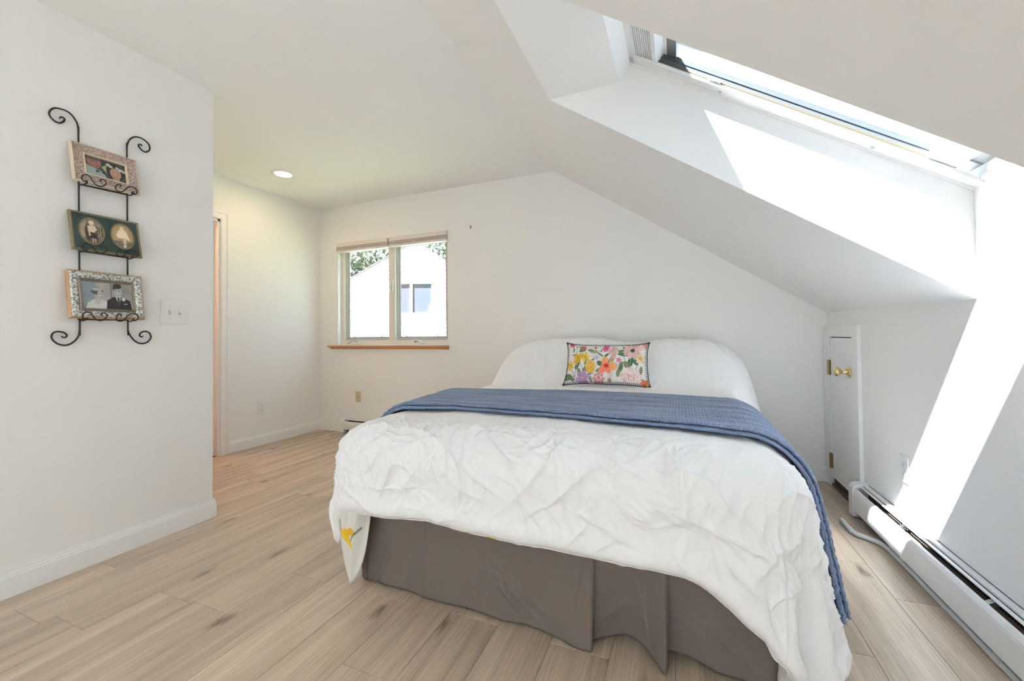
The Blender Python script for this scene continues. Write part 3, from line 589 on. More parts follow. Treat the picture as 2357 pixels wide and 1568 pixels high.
HL = [(0.948, 1.71), (0.939, 1.704), (0.932, 1.712), (0.932, 1.725), (0.943, 1.736), (0.958, 1.731), (0.969, 1.713), (0.98, 1.702), (0.995, 1.701), (1.009, 1.712), (1.013, 1.724), (1.006, 1.734), (0.996, 1.733), (0.992, 1.725), (0.997, 1.723)]
HR = [(1.062, 1.722), (1.065, 1.729), (1.06, 1.732), (1.05, 1.726), (1.046, 1.711), (1.053, 1.7), (1.069, 1.701), (1.081, 1.714), (1.095, 1.732), (1.113, 1.737), (1.126, 1.726), (1.126, 1.711), (1.115, 1.703), (1.106, 1.706), (1.111, 1.713)]
xr = XP + .014
rk = thing('frame_rack', (XP, 1.035, .99), 'black wrought iron scroll rack hanging on the left wall', 'wall rack')
for a, b in ((BL, TL), (BR, TR)):
    p = [(xr, y, z) for y, z in smooth_path(a[::-1] + b)]
    n = len(p); rad = [.0036 if 8 < i < n - 9 else .0030 for i in range(n)]
    MB().tube(p, .0036, 8, radii=rad).build('upright', 'iron', rk, smooth=True)
levels = [(1.706, 1.713, 0.0, 0.0), (1.410, 1.408, .004, -.300), (1.105, 1.107, .006, -.601)]
for zl, zr, dy, dz in levels:
    MB().tube([(xr, .949, zl), (xr, 1.121, zr)], .0035, 8).build('crossbar', 'iron', rk, smooth=True)
    for hk, yb, zb in ((HL, .950, zl), (HR, 1.120, zr)):
        h = smooth_path([(XP + .083, y + dy, z + dz) for y, z in hk], 4)
        y0 = .951 if hk is HL else 1.118
        arm = smooth_path([(xr, yb, zb), (XP + .04, yb, zb - .008), (XP + .075, y0 + .0, zb - .004)], 4)
        j = min(range(len(h)), key=lambda i: (h[i][1] - y0) ** 2 + (h[i][2] - zb) ** 2)
        MB().tube(h, .0026, 8).tube(arm + [np.array(h[j])], .0030, 8).build('scroll_hook', 'iron', rk, smooth=True)

class Paint:
    def __init__(s, w, h, col): s.w, s.h = w, h; s.a = np.zeros((h, w, 3)); s.a[:] = col; s.y, s.x = np.mgrid[0:h, 0:w].astype(float); s.x /= w - 1; s.y = 1 - s.y / (h - 1)
    def mix(s, m, col): s.a = s.a * (1 - m[..., None]) + np.array(col) * m[..., None]
    def ell(s, cx, cy, rx, ry, col, rot=0, soft=.12, asp=1.0):
        dx = (s.x - cx) * asp; dy = s.y - cy; c, q = math.cos(rot), math.sin(rot)
        d = np.sqrt(((dx * c + dy * q) / rx) ** 2 + ((-dx * q + dy * c) / ry) ** 2); s.mix(np.clip((1 - d) / soft + .5, 0, 1), col)
    def rect(s, x0, x1, y0, y1, col): s.mix(((s.x >= x0) & (s.x <= x1) & (s.y >= y0) & (s.y <= y1)).astype(float), col)
    def poly(s, pts, col):
        m = np.zeros(s.x.shape, bool); n = len(pts)
        for i in range(n):
            (x0, y0), (x1, y1) = pts[i], pts[(i + 1) % n]
            if y0 != y1: m ^= ((s.y > min(y0, y1)) & (s.y <= max(y0, y1)) & (s.x < x0 + (s.y - y0) * (x1 - x0) / (y1 - y0)))
        s.mix(m.astype(float), col)
    def line(s, x0, y0, x1, y1, wd, col, asp=1.0):
        ax, ay = (s.x - x0) * asp, s.y - y0; bx, by = (x1 - x0) * asp, y1 - y0; t = np.clip((ax * bx + ay * by) / (bx * bx + by * by + 1e-9), 0, 1)
        s.mix(np.clip((wd - np.hypot(ax - t * bx, ay - t * by)) / (wd * .5), 0, 1), col)
    def noise(s, k, fx, fy, seed=0): s.a *= (1 + k * pn(s.x * fx, s.y * fy, seed))[..., None]

def paint_colour_couple():
    p = Paint(132, 84, (.035, .045, .04)); p.noise(.8, 5, 4, 1)
    p.poly([(.38, .55), (.52, .75), (.62, .35), (.5, .3)], (.32, .33, .16))
    p.poly([(0, .55), (.12, .45), (.42, .32), (.5, 0), (0, 0)], (.30, .37, .35))      # white jacket
    p.ell(.22, .72, .17, .30, (.25, .125, .095)); p.ell(.22, .93, .17, .12, (.09, .07, .06)); p.ell(.06, .74, .03, .08, (.23, .11, .085))
    p.ell(.27, .74, .025, .02, (.06, .03, .03)); p.ell(.17, .75, .025, .02, (.06, .03, .03)); p.ell(.25, .56, .07, .025, (.16, .06, .05)); p.ell(.24, .66, .03, .06, (.30, .16, .125))
    p.poly([(.25, .36), (.36, .28), (.25, .2)], (.02, .03, .04)); p.poly([(.36, .28), (.47, .36), (.46, .18)], (.02, .03, .04))
    p.ell(.72, .48, .22, .44, (.025, .018, .016)); p.ell(.73, .40, .14, .28, (.42, .25, .18)); p.ell(.73, .12, .09, .2, (.36, .21, .15))
    p.ell(.68, .46, .022, .02, (.05, .03, .03)); p.ell(.79, .46, .022, .02, (.05, .03, .03)); p.ell(.73, .27, .055, .025, (.55, .22, .18)); p.ell(.74, .37, .02, .05, (.5, .3, .22))
    for x, y, r in ((.56, .78, .05), (.62, .72, .05), (.86, .66, .06), (.94, .62, .05), (.78, .74, .04)): p.ell(x, y, r, r * 1.3, (.50, .52, .47), soft=.5)
    p.noise(.25, 30, 22, 5); return p.a
def paint_wedding():
    g = lambda v: (v, v * .985, v * .95); p = Paint(150, 86, g(.30))
    p.rect(0, .28, 0, 1, (.22, .27, .31)); p.rect(.28, .60, 0, 1, g(.36)); p.rect(.575, .585, .3, 1, g(.03)); p.rect(.84, .86, 0, 1, g(.20)); p.noise(.3, 3, 3, 3)
    p.poly([(.06, 0), (.10, .2), (.22, .34), (.40, .34), (.50, .25), (.50, 0)], g(.62)); p.ell(.30, .28, .07, .12, g(.48))
    p.ell(.33, .53, .085, .20, g(.40)); p.ell(.30, .66, .12, .14, g(.07)); p.ell(.30, .72, .11, .06, g(.42)); p.ell(.36, .53, .06, .14, g(.45))
    p.ell(.35, .56, .012, .015, g(.05)); p.ell(.395, .56, .010, .015, g(.05)); p.ell(.38, .44, .025, .018, g(.14))
    p.poly([(.46, 0), (.49, .32), (.62, .48), (.82, .48), (.97, .34), (1, 0)], g(.022))
    p.poly([(.66, .52), (.78, .52), (.73, .12)], g(.62)); p.poly([(.70, .47), (.745, .47), (.745, .15), (.725, .10), (.70, .2)], g(.05))
    p.ell(.715, .70, .085, .22, g(.42)); p.ell(.715, .89, .092, .10, g(.04)); p.ell(.645, .82, .025, .08, g(.04)); p.ell(.70, .58, .035, .05, g(.36))
    p.ell(.685, .72, .014, .016, g(.05)); p.ell(.75, .72, .014, .016, g(.05)); p.ell(.715, .585, .035, .018, g(.62)); p.ell(.715, .66, .014, .05, g(.5))
    p.ell(.83, .40, .042, .07, g(.68)); p.rect(.83, .91, .20, .23, g(.62)); p.noise(.2, 40, 24, 8); return p.a
def paint_child(kind):
    s = lambda v: (v, v * .82, v * .60)
    if kind == 0:
        p = Paint(70, 84, (.22, .195, .15)); p.poly([(0, 0), (.45, .2), (1, .05), (1, 0)], s(.13)); p.rect(0, .30, .25, 1, (.36, .32, .25)); p.rect(.62, 1, .1, .7, s(.09)); p.ell(.36, .45, .14, .32, s(.05)); p.noise(.4, 6, 6, 2)
        p.ell(.52, .80, .10, .10, s(.55)); p.ell(.52, .84, .11, .07, s(.75)); p.poly([(.36, .70), (.68, .70), (.64, .45), (.42, .45)], s(.62)); p.poly([(.34, .70), (.40, .70), (.44, .34), (.38, .30)], s(.6)); p.poly([(.66, .70), (.74, .58), (.66, .54)], s(.58))
        p.poly([(.42, .46), (.66, .46), (.72, .22), (.48, .22)], s(.035)); p.rect(.50, .55, .05, .24, s(.5)); p.rect(.60, .65, .08, .24, s(.5))
        for x in (.78, .86): p.line(x, .15, x, .72, .012, s(.5))
        p.line(.72, .3, .95, .55, .012, s(.4)); p.line(.72, .5, .95, .25, .012, s(.4))
    else:
        p = Paint(70, 84, (.40, .285, .165)); p.rect(0, 1, 0, .30, s(.20)); p.noise(.25, 4, 5, 4)
        p.ell(.50, .80, .09, .095, s(.78)); p.ell(.50, .60, .22, .17, s(.85)); p.poly([(.28, .62), (.72, .62), (.84, .36), (.66, .40), (.30, .42), (.20, .5)], s(.88)); p.ell(.47, .82, .012, .012, s(.2)); p.ell(.54, .82, .012, .012, s(.2))
        p.poly([(.48, .44), (.66, .44), (.62, .12), (.52, .12)], s(.62)); p.ell(.55, .09, .07, .035, s(.8)); p.rect(.05, .42, .26, .29, s(.12))
    return p.a

def frame_axes(c0, c1, z0, z1, y0, y1):
    """leaning frame: bottom edge at x=c0,z=z0, top edge at x=c1,z=z1"""
    B = np.array((c1 - c0, 0, z1 - z0)); h = np.linalg.norm(B); B /= h
    A = Y_; C = np.cross(A, B); C = C if C[0] > 0 else -C
    O = np.array(((c0 + c1) / 2, (y0 + y1) / 2, (z0 + z1) / 2)); return O, A, B, C, y1 - y0, h
def flat_grid(O, A, B, C, w, h, a, c, nm, par, mk_='photo', mask=None):
    ny, nx = a.shape[:2]; X, Yv = np.meshgrid(np.linspace(-w / 2, w / 2, nx), np.linspace(h / 2, -h / 2, ny))
    P = O + X[..., None] * A + Yv[..., None] * B + C * c
    m = None
    if mask is not None: q = mask(X, Yv); m = q[:-1, :-1] & q[1:, 1:]
    return grid(nm, P, mk_, par, col=a, mask=m)
# top frame
O, A, B, C, fw, fh = frame_axes(XP + .062, XP + .022, 1.708, 1.884, .912, 1.146)
f1 = thing('framed_photograph', tuple(O - B * fh / 2), 'cream picture frame with speckled floral border and colour photo, topmost on rack', 'picture frame', 'picture frames on the wall rack')
MB().rect_frame(O, A, B, C, fw, fh, [(0, -.006), (0, .008), (.004, .010), (.006, .007), (.042, .005), (.042, -.006)]).build('frame', 'speck', f1)
MB().rect_frame(O, A, B, C, fw + .001, fh + .001, [(0, -.0065), (0, .009), (.0045, .0115), (.0055, .006), (.0055, -.0065)]).build('outer_edge', 'cream', f1)
MB().rect_frame(O, A, B, C, fw - .078, fh - .078, [(0, .0), (0, .0085), (.004, .0095), (.007, .004), (.007, 0)]).build('inner_edge', 'cream', f1)
MB().obox(O, A, B, C, -fw / 2 + .01, fw / 2 - .01, -fh / 2 + .01, fh / 2 - .01, -.006, .0005).build('backing', 'tanwood', f1)
flat_grid(O, A, B, C, fw - .088, fh - .088, paint_colour_couple(), .002, 'photo', f1)
# middle frame
O, A, B, C, fw, fh = frame_axes(XP + .062, XP + .022, 1.408, 1.579, .912, 1.154)
f2 = thing('framed_photograph', tuple(O - B * fh / 2), 'dark green double oval picture frame with sepia child portraits, middle of rack', 'picture frame', 'picture frames on the wall rack')
MB().obox(O, A, B, C, -fw / 2, fw / 2, -fh / 2, fh / 2, -.006, .006).build('frame', 'green', f2, bevel=.002)
MB().rect_frame(O, A, B, C, fw + .004, fh + .004, [(0, -.006), (0, .007), (.003, .0095), (.008, .0075), (.008, -.006)]).build('outer_edge', 'gilt', f2)
for i, (cu, sgn) in enumerate(((-.054, 0), (.056, 1))):
    c = O + A * cu + B * .004; rx, ry = .042, .062
    ring = [c + A * rx * math.cos(q) + B * ry * math.sin(q) + C * .0075 for q in np.linspace(0, 2 * math.pi, 49)]
    MB().tube(ring, .0032, 8, cap=False).build('oval_rim', 'gilt', f2, smooth=True)
    outer = [c + A * (rx + .007) * math.cos(q) + B * (ry + .008) * math.sin(q) + C * .0045 for q in np.linspace(0, 2 * math.pi, 49)]
    MB().tube(outer, .0045, 8, cap=False).build('oval_moulding', 'green', f2, smooth=True)
    flat_grid(c, A, B, C, rx * 2, ry * 2, paint_child(i), .0072, 'photo', f2, mask=lambda X, Y: (X / rx) ** 2 + (Y / ry) ** 2 <= 1.0)
# bottom frame
O, A, B, C, fw, fh = frame_axes(XP + .060, XP + .024, 1.109, 1.320, .905, 1.170)
f3 = thing('framed_photograph', tuple(O - B * fh / 2), 'embossed silver picture frame with black and white wedding photo, lowest on rack', 'picture frame', 'picture frames on the wall rack')
MB().rect_frame(O, A, B, C, fw, fh, [(0, -.014), (0, .006), (.003, .009), (.006, .009), (.006, -.014)]).build('outer_edge', 'tanwood', f3)
MB().rect_frame(O, A, B, C, fw - .010, fh - .010, [(0, -.01), (0, .009), (.006, .0125), (.020, .012), (.028, .007), (.030, -.01)]).build('frame', 'silver', f3)
MB().rect_frame(O, A, B, C, fw - .068, fh - .068, [(0, -.01), (0, .008), (.003, .010), (.006, .005), (.009, .007), (.012, .002), (.012, -.01)]).build('inner_edge', 'pewter', f3)
MB().obox(O, A, B, C, -fw / 2 + .006, fw / 2 - .006, -fh / 2 + .006, fh / 2 - .006, -.013, -.002).build('backing', 'tanwood', f3)
flat_grid(O, A, B, C, fw - .090, fh - .090, paint_wedding(), .0005, 'photo', f3)

# ================================================================== BED
bed = thing('bed', (-.5, 2.35, 0), 'queen bed with taupe pleated bed skirt under white comforter', 'bed')
BX0, BX1, BY0, BY1 = -1.26, .26, 1.37, 3.385
MB().box(BX0, BX1, BY0, BY1, .34, .60).build('mattress', 'mattress', bed, bevel=.05, seg=4)
MB().box(BX0 + .01, BX1 - .01, BY0 + .06, BY1, .14, .335).build('box_spring', 'mattress', bed, bevel=.02)
for x in (BX0 + .12, BX1 - .12):
    for y in (BY0 + .15, BY1 - .15): MB().lathe((x, y, .0), Z_, [(.022, 0), (.022, .02), (.018, .025), (.018, .14)], 14).build('leg', 'iron', bed, smooth=True)
def skirt_panel(path, seed, nz=44, folds=()):
    """path: list of (x, y_floor, hem lift); top edge sits against the box spring"""
    P0 = np.array(smooth_path(path, 10)); n = len(P0); Z = np.linspace(0, 1, nz)[:, None]
    x, yf, lift = P0[:, 0][None], P0[:, 1][None], P0[:, 2][None]
    x = x + 0 * Z; ytop = BY0 - .006
    t = Z ** 1.3
    y = (yf * (1 - t) + ytop * t) + .004 * pn(x * 9, Z * 1.2 + 0 * x, seed) * (1 - Z) + .0015 * pn(x * 30, Z * 3 + 0 * x, seed + 1)
    z = (.006 + lift) + (.335 - .006 - lift) * Z
    for fx, fz, ang, amp, ln_ in folds:
        u = (x - fx) * math.cos(ang) + (z - fz) * math.sin(ang); v = -(x - fx) * math.sin(ang) + (z - fz) * math.cos(ang)
        y = y - amp * np.exp(-(u / .007) ** 2) * np.exp(-(v / ln_) ** 2) + amp * .7 * np.exp(-((u - .013) / .009) ** 2) * np.exp(-(v / ln_) ** 2)
    P = np.stack([x, y, z], -1)
    o = grid('skirt_panel', P, 'skirt', bed); s = o.modifiers.new('solid', 'SOLIDIFY'); s.thickness = .0025; return o
skirt_panel([(-1.262, 1.40, .004), (-1.255, 1.372, .002), (-1.232, 1.362, .002), (-1.222, 1.358, 0), (-1.205, 1.372, .012), (-1.15, 1.362, .008)], 3)
skirt_panel([(-1.215, 1.360, .0), (-1.16, 1.358, .004), (-1.12, 1.351, .006), (-1.03, 1.355, .004), (-.94, 1.348, .003), (-.925, 1.350, 0)], 4, folds=[(-1.13, .13, -.32, .012, .12), (-1.00, .09, -.30, .010, .07)])
skirt_panel([(-.930, 1.347, .0), (-.85, 1.345, .004), (-.72, 1.349, .002), (-.60, 1.338, .003), (-.50, 1.343, .006), (-.40, 1.332, .002), (-.33, 1.313, 0), (-.285, 1.309, 0), (-.272, 1.318, 0)], 5, folds=[(-.60, .12, .86, .012, .16), (-.56, .12, .86, .009, .16), (-.42, .07, 1.2, .004, .08), (-.70, .08, .1, .006, .05), (-.33, .17, -.2, .004, .09)])
skirt_panel([(-.276, 1.350, .012), (-.262, 1.366, .010), (-.22, 1.39, .012), (-.18, 1.402, .018), (-.14, 1.385, .02), (-.10, 1.352, .012), (-.065, 1.312, 0), (-.054, 1.306, 0), (-.046, 1.33, .01)], 6, folds=[(-.22, .10, -.9, .005, .08), (-.12, .12, .2, .006, .1)])
skirt_panel([(-.050, 1.372, .02), (-.038, 1.378, .022), (.02, 1.375, .018), (.09, 1.362, .004), (.143, 1.366, .002), (.20, 1.352, .003), (.265, 1.36, 0)], 7, folds=[(.02, .12, 1.25, .006, .10), (.10, .09, .8, .008, .1), (.16, .08, .6, .006, .09)])
for sx, xx in ((-1, BX0 - .004), (1, BX1 + .004)):
    ys = np.linspace(1.385, 3.37, 150)[None]; Z = np.linspace(0, 1, 16)[:, None]
    P = np.stack([xx + sx * (.018 * (1 - Z) * np.sin(ys * 17) + .01 * (1 - Z)) + 0 * ys, ys + 0 * Z, .006 + .33 * Z + 0 * ys], -1)
    o = grid('skirt_panel', P, 'skirt', bed); s = o.modifiers.new('solid', 'SOLIDIFY'); s.thickness = .0025

# ---- comforter drape: flat cloth coordinates (s, t) -> 3-D
XO0, YO0 = -1.365, 1.262
def zt(x, y):
    base = .655 + .018 * sstep(1.35, 2.2, y) + .006 * np.cos((x + .5) * 2.2)
    xs = np.clip((x + .45) / 1.0, -1.2, 1.2)
    dome = .305 * sstep(2.62, 3.02, y + .05 * np.cos(x * 3)) * (1 - .10 * np.abs(xs) ** 2.5) - .035 * np.exp(-((x + .30) / .22) ** 2) * sstep(2.7, 3.1, y) - .012 * sstep(3.2, 3.37, y)
    return base + dome
def drape(s, t, lift=0.0):
    hd = sstep(2.55, 3.05, t)
    RL = .15 + .19 * hd; RR = .15 + .17 * hd; RF = .15
    xo1 = .345 + .075 * hd
    xi0 = XO0 + .01 + RL; xi1 = xo1 - RR; yi0 = YO0 + RF
    cx = np.clip(s, xi0, xi1); cyy = np.maximum(t, yi0)
    dx, dy = s - cx, t - cyy; rho = np.hypot(dx, dy) + 1e-9; nx, ny = dx / rho, dy / rho
    Rs = np.where(nx > 0, RR, RL); R = Rs * nx ** 2 + RF * ny ** 2 + 1e-6
    ph = np.where(nx > 0, .30 - .08 * hd - .15 * sstep(1.85, 1.35, t), .10) * nx ** 2 + .045 * ny ** 2 - .10 * (nx * ny) ** 2 * 4 * (nx > 0)
    am = math.pi / 2 - ph; a = np.minimum(rho / R, am); ex = np.maximum(rho - R * am, 0)
    h = R * np.sin(a) + ex * np.sin(ph); v = R * (1 - np.cos(a)) + ex * np.cos(ph)
    th = np.arctan2(np.abs(ny), np.abs(nx)); cor = np.sin(2 * th) ** 2
    h = h + ex * cor * .10 * np.cos(th * 10 + .6) * np.where(nx > 0, 1, .5)
    x, y = cx + nx * h, cyy + ny * h; z = zt(cx, np.maximum(cyy, 1.3)) - v
    under = np.minimum(z - .022, 0); z = np.maximum(z, .022 + .25 * 0); x = x - nx * under * .5; y = y - ny * under * .5
    return np.stack([x, y, z], -1), rho, ex
def normals(P):
    du = np.gradient(P, axis=1); dv = np.gradient(P, axis=0); n = np.cross(du, dv); n /= np.linalg.norm(n, axis=-1, keepdims=True) + 1e-12
    return np.where((n[..., 2:3].mean() < 0), -n, n)
NU, NV = 520, 460
U, V = np.meshgrid(np.linspace(0, 1, NU), np.linspace(0, 1, NV))
def edges(u, v):
    y = 1.1 + 2.3 * v ** 1.7
    smin = XO0 - .32 + .02 * np.sin(y * 5) + .09 * sstep(1.55, 1.2, y)                                             # left hem
    smax = .345 + .52 - .04 * sstep(1.6, 2.6, y) + .015 * np.sin(y * 7)                # right hem
    s = smin + (smax - smin) * u
    tmin = YO0 - .268 - .16 * sstep(-.02, .30, s) + .006 * pn(s * 9, s * 0, 60) + .016 * np.exp(-((s + .86) / .14) ** 2) - .035 * sstep(-.75, -.2, s) * sstep(.15, -.05, s) * 0
    t = tmin + (3.375 - tmin) * v ** 1.7
    return s, t
S, Tt = edges(U, V)
def wrinkle(s, t, rho):
    front = sstep(1.62, 1.25, t); right = sstep(.12, .35, s); head = sstep(2.6, 2.9, t)
    cal = (.35 + .65 * sstep(-1.40, -1.12, s)) * (.40 + .60 * sstep(.42, .15, s)); amt = (.22 + .78 * np.clip(front + right * .7 + head * .55, 0, 1)) * cal
    wx = s + .035 * pn(s * 4, t * 4, 1) + .010 * pn(s * 14, t * 14, 14); wy = t + .035 * pn(s * 4, t * 4, 2) + .010 * pn(s * 14, t * 14, 15)
    d = .010 * pn(wx * 3.0, wy * 2.6, 3)                                               # soft puffs
    for k, (ang, f, an, am, pw) in enumerate(((.15, 9, .22, .0085, 6), (1.05, 8, .25, .0075, 7), (-.75, 10, .25, .0075, 6), (1.6, 7, .3, .0050, 6), (.45, 19, .25, .0042, 4), (-.35, 22, .3, .0038, 4), (1.2, 24, .3, .0034, 4))):
        c_, s_ = math.cos(ang), math.sin(ang); q, r = wx * c_ + wy * s_, -wx * s_ + wy * c_
        msk = sstep(-.10, .22, pn(s * 3.3 + k * 5, t * 3.3, 70 + k))
        d += (1.35 + .8 * front) * amt * am * ridge(q * f, r * f * an, 80 + k, pw) * msk
    d += front * .010 * ridge(wx * 11, wy * 1.6, 11, 5) * sstep(1.10, 1.28, t)   # drape folds below the edge
    for cx_, cy_ in ((-.89, 1.125), (-.425, 1.135), (.01, 1.13), (-1.18, 1.22), (-.65, 1.40), (-.20, 1.40), (-.45, 2.52), (-.9, 2.55), (.05, 2.52), (-.1, 3.0), (-.75, 3.0), (.42, 1.7), (.35, 1.12), (.62, 1.25), (.45, 2.3)):
        r = np.hypot(s - cx_, t - cy_); q = np.arctan2(t - cy_, s - cx_)
        d += -.012 * np.exp(-(r / .022) ** 2) + .0025 * np.cos(q * 7 + cx_ * 9 + 4 * pn(s * 7, t * 7, 20)) * np.exp(-((r - .05) / .05) ** 2)
    return d
P, rho, ex = drape(S, Tt); Nn = normals(P)
edge = np.minimum(np.minimum(U, 1 - U) * 2.6, V ** 1.7 * 2.3)
D = wrinkle(S, Tt, rho) * (.15 + .85 * sstep(.0, .09, edge)) + .016 * np.exp(-((edge - .035) / .03) ** 2) - .012 * np.exp(-(edge / .010) ** 2) + .0025 * np.sin(S * 60 + 9 * pn(S * 6, Tt * 6, 30)) * np.exp(-(edge / .02) ** 2)
Pc = P + Nn * D[..., None]; Pc[..., 2] = np.maximum(Pc[..., 2], .012); Pc[..., 1] = np.minimum(Pc[..., 1], YB - .004)
cf = thing('comforter', (-.5, 2.3, .02), 'puffy white cotton comforter draped over the whole bed', 'comforter')
top_ = grid('cover', Pc, 'cotton', cf, uv=np.stack([S, Tt], -1))
# underside: printed lining, tucked 2 cm under the cover
tk = .006 + .020 * sstep(0, .03, edge)
Pl = P - Nn * tk[..., None]; Pl[..., 2] = np.maximum(Pl[..., 2], .006); Pl[..., 1] = np.minimum(Pl[..., 1], YB - .004)
Pl = Pl[::4, ::4]; Pl[0] = Pc[0, ::4]; 
lc = np.zeros(Pl.shape); lc[:] = (.78, .77, .74)
for k in range(46):
    q = rng.uniform((XO0 - .4, .9), (.9, 3.3)); r = np.hypot(S[::4, ::4] - q[0], Tt[::4, ::4] - q[1]); lc = np.where((r < .05)[..., None], ((.75, .50, .04), (.60, .10, .16), (.12, .25, .10))[k % 3], lc)
grid('lining', Pl, 'lining', cf, col=lc)
# dropped corner flap at the left foot, printed lining showing
nf = 60; a, b = np.meshgrid(np.linspace(-1, 1, nf), np.linspace(0, 1, nf))
wid = .076 * np.clip(1 - b ** 3.2, 0, 1) ** .95 * (1 - .12 * b) + .002
fx = -1.225 - .010 * b + wid * a; fz = .335 - .312 * b; fy = 1.295 - .045 * (1 - a ** 2) * (1 - b * .75) + .008 * np.sin(a * 8 + b * 4) * (1 - b)
pf = Paint(nf, nf, (.76, .74, .70)); pf.ell(.42, .68, .15, .07, (.72, .46, .03)); pf.ell(.50, .59, .19, .05, (.78, .52, .03), rot=-.4); pf.ell(.62, .72, .12, .05, (.70, .40, .04)); pf.line(.66, .66, .86, .76, .018, (.05, .09, .03)); pf.line(.60, .60, .72, .70, .018, (.10, .16, .04))
grid('corner_flap', np.stack([fx, fy, fz], -1), 'lining', cf, col=pf.a)
gb = np.stack([fx, fy + .004 + .022 * (1 - a ** 2) * (1 - b * .5), fz], -1); grid('corner_flap', gb, 'lining', cf, col=np.zeros(gb.shape) + (.78, .77, .75))

# ---- throw blanket, folded double, across the bed
def blanket_layer(name, parent, off, th, f_front, f_back, s0, s1, nu=420, nv=110):
    u, v = np.meshgrid(np.linspace(0, 1, nu), np.linspace(0, 1, nv)); s = s0 + (s1 - s0) * u
    t0, t1 = f_front(s), f_back(s); t = t0 + (t1 - t0) * v
    Q, rh, e = drape(s, t); n = normals(Q); d = .45 * wrinkle(s, t, rh) * .6 + off
    d = d + .0035 * ridge(t * 9 + .3 * pn(s * 2, t * 2, 40), s * .8, 41, 2) + .0012 * pn(s * 40, t * 40, 42)
    tt = np.clip(np.minimum(v, 1 - v) * nv / 4.0, 0, 1); rnd = np.sqrt(1 - (1 - tt) ** 2)
    up_ = Q + n * (d + th * .5 * rnd)[..., None]; dn_ = Q + n * (d - th * .5 * rnd)[..., None]
    up_[..., 2] = np.maximum(up_[..., 2], .02); dn_[..., 2] = np.maximum(dn_[..., 2], .012)
    loop = np.concatenate([up_, dn_[::-1][1:]], 0); uvv = np.stack([s, t], -1); uvl = np.concatenate([uvv, uvv[::-1][1:]], 0)
    return grid(name, loop, 'knit', parent, uv=uvl)
tb = thing('throw_blanket', (-.4, 2.0, .66), 'blue knitted throw blanket folded across the bed', 'blanket')
ff = lambda s: 1.625 - .075 * sstep(-.45, .35, s) - .11 * sstep(.10, .50, s) - .03 * sstep(-1.0, -1.4, s) + .012 * np.sin(s * 5)
fb = lambda s: 2.14 + .05 * np.sin((s + .9) * 1.9) - .10 * sstep(.1, .8, s) 
blanket_layer('top_layer', tb, .030, .014, lambda s: ff(s) + .014 + .004 * np.sin(s * 31), fb, -1.62, .745)
blanket_layer('bottom_layer', tb, .016, .013, ff, lambda s: fb(s) - .01, -1.60, .755)
# twisted edge cords
for off, dt in ((.034, .022), (.020, .004)):
    s = np.linspace(-1.6, .75, 700); Q, _, _ = drape(np.stack([s, s]), np.stack([ff(s) + dt, ff(s) + dt + .01])); n = normals(Q)[0]
    w_ = .45 * .6 * wrinkle(s, ff(s) + dt, 0); ph_ = s * 260
    c = Q[0] + n * (w_ + off + .0010 * np.sin(ph_))[:, None]; c[:, 1] += .0010 * np.cos(ph_)
    MB().tube(list(c), .0042, 6).build('edge_cord', 'knit', tb, smooth=True)

# ---- floral cushion
cu = thing('throw_cushion', (-.44, 2.62, .69), 'floral lumbar cushion with black stitched edge on the bed', 'cushion')
HW, HH = .266, .146
Oc = np.array((-.440, 2.665, .822)); Bc = np.array((0, .30, .954)); Bc /= np.linalg.norm(Bc); Ac = np.array((1.0, .02, 0)); Ac /= np.linalg.norm(Ac); Cc = np.cross(Ac, Bc); Cc = Cc if Cc[1] < 0 else -Cc
def cpt(u, v, side):
    x = HW * u * (1 - .06 * (1 - v ** 4)); y = HH * v * (1 - .13 * (1 - np.abs(u) ** 4)) 
    x = x + .010 * np.where(v < 0, -v, 0) * np.sign(u) * np.abs(u) ** 2
    th = .062 * (np.clip(1 - np.abs(u) ** 2.6, 0, 1) * np.clip(1 - np.abs(v) ** 2.4, 0, 1)) ** .62 + .002 * pn(u * 4, v * 3, 50) * (1 - np.abs(u) ** 4) * (1 - np.abs(v) ** 4)
    return Oc + x[..., None] * Ac + y[..., None] * Bc + (side * th)[..., None] * Cc
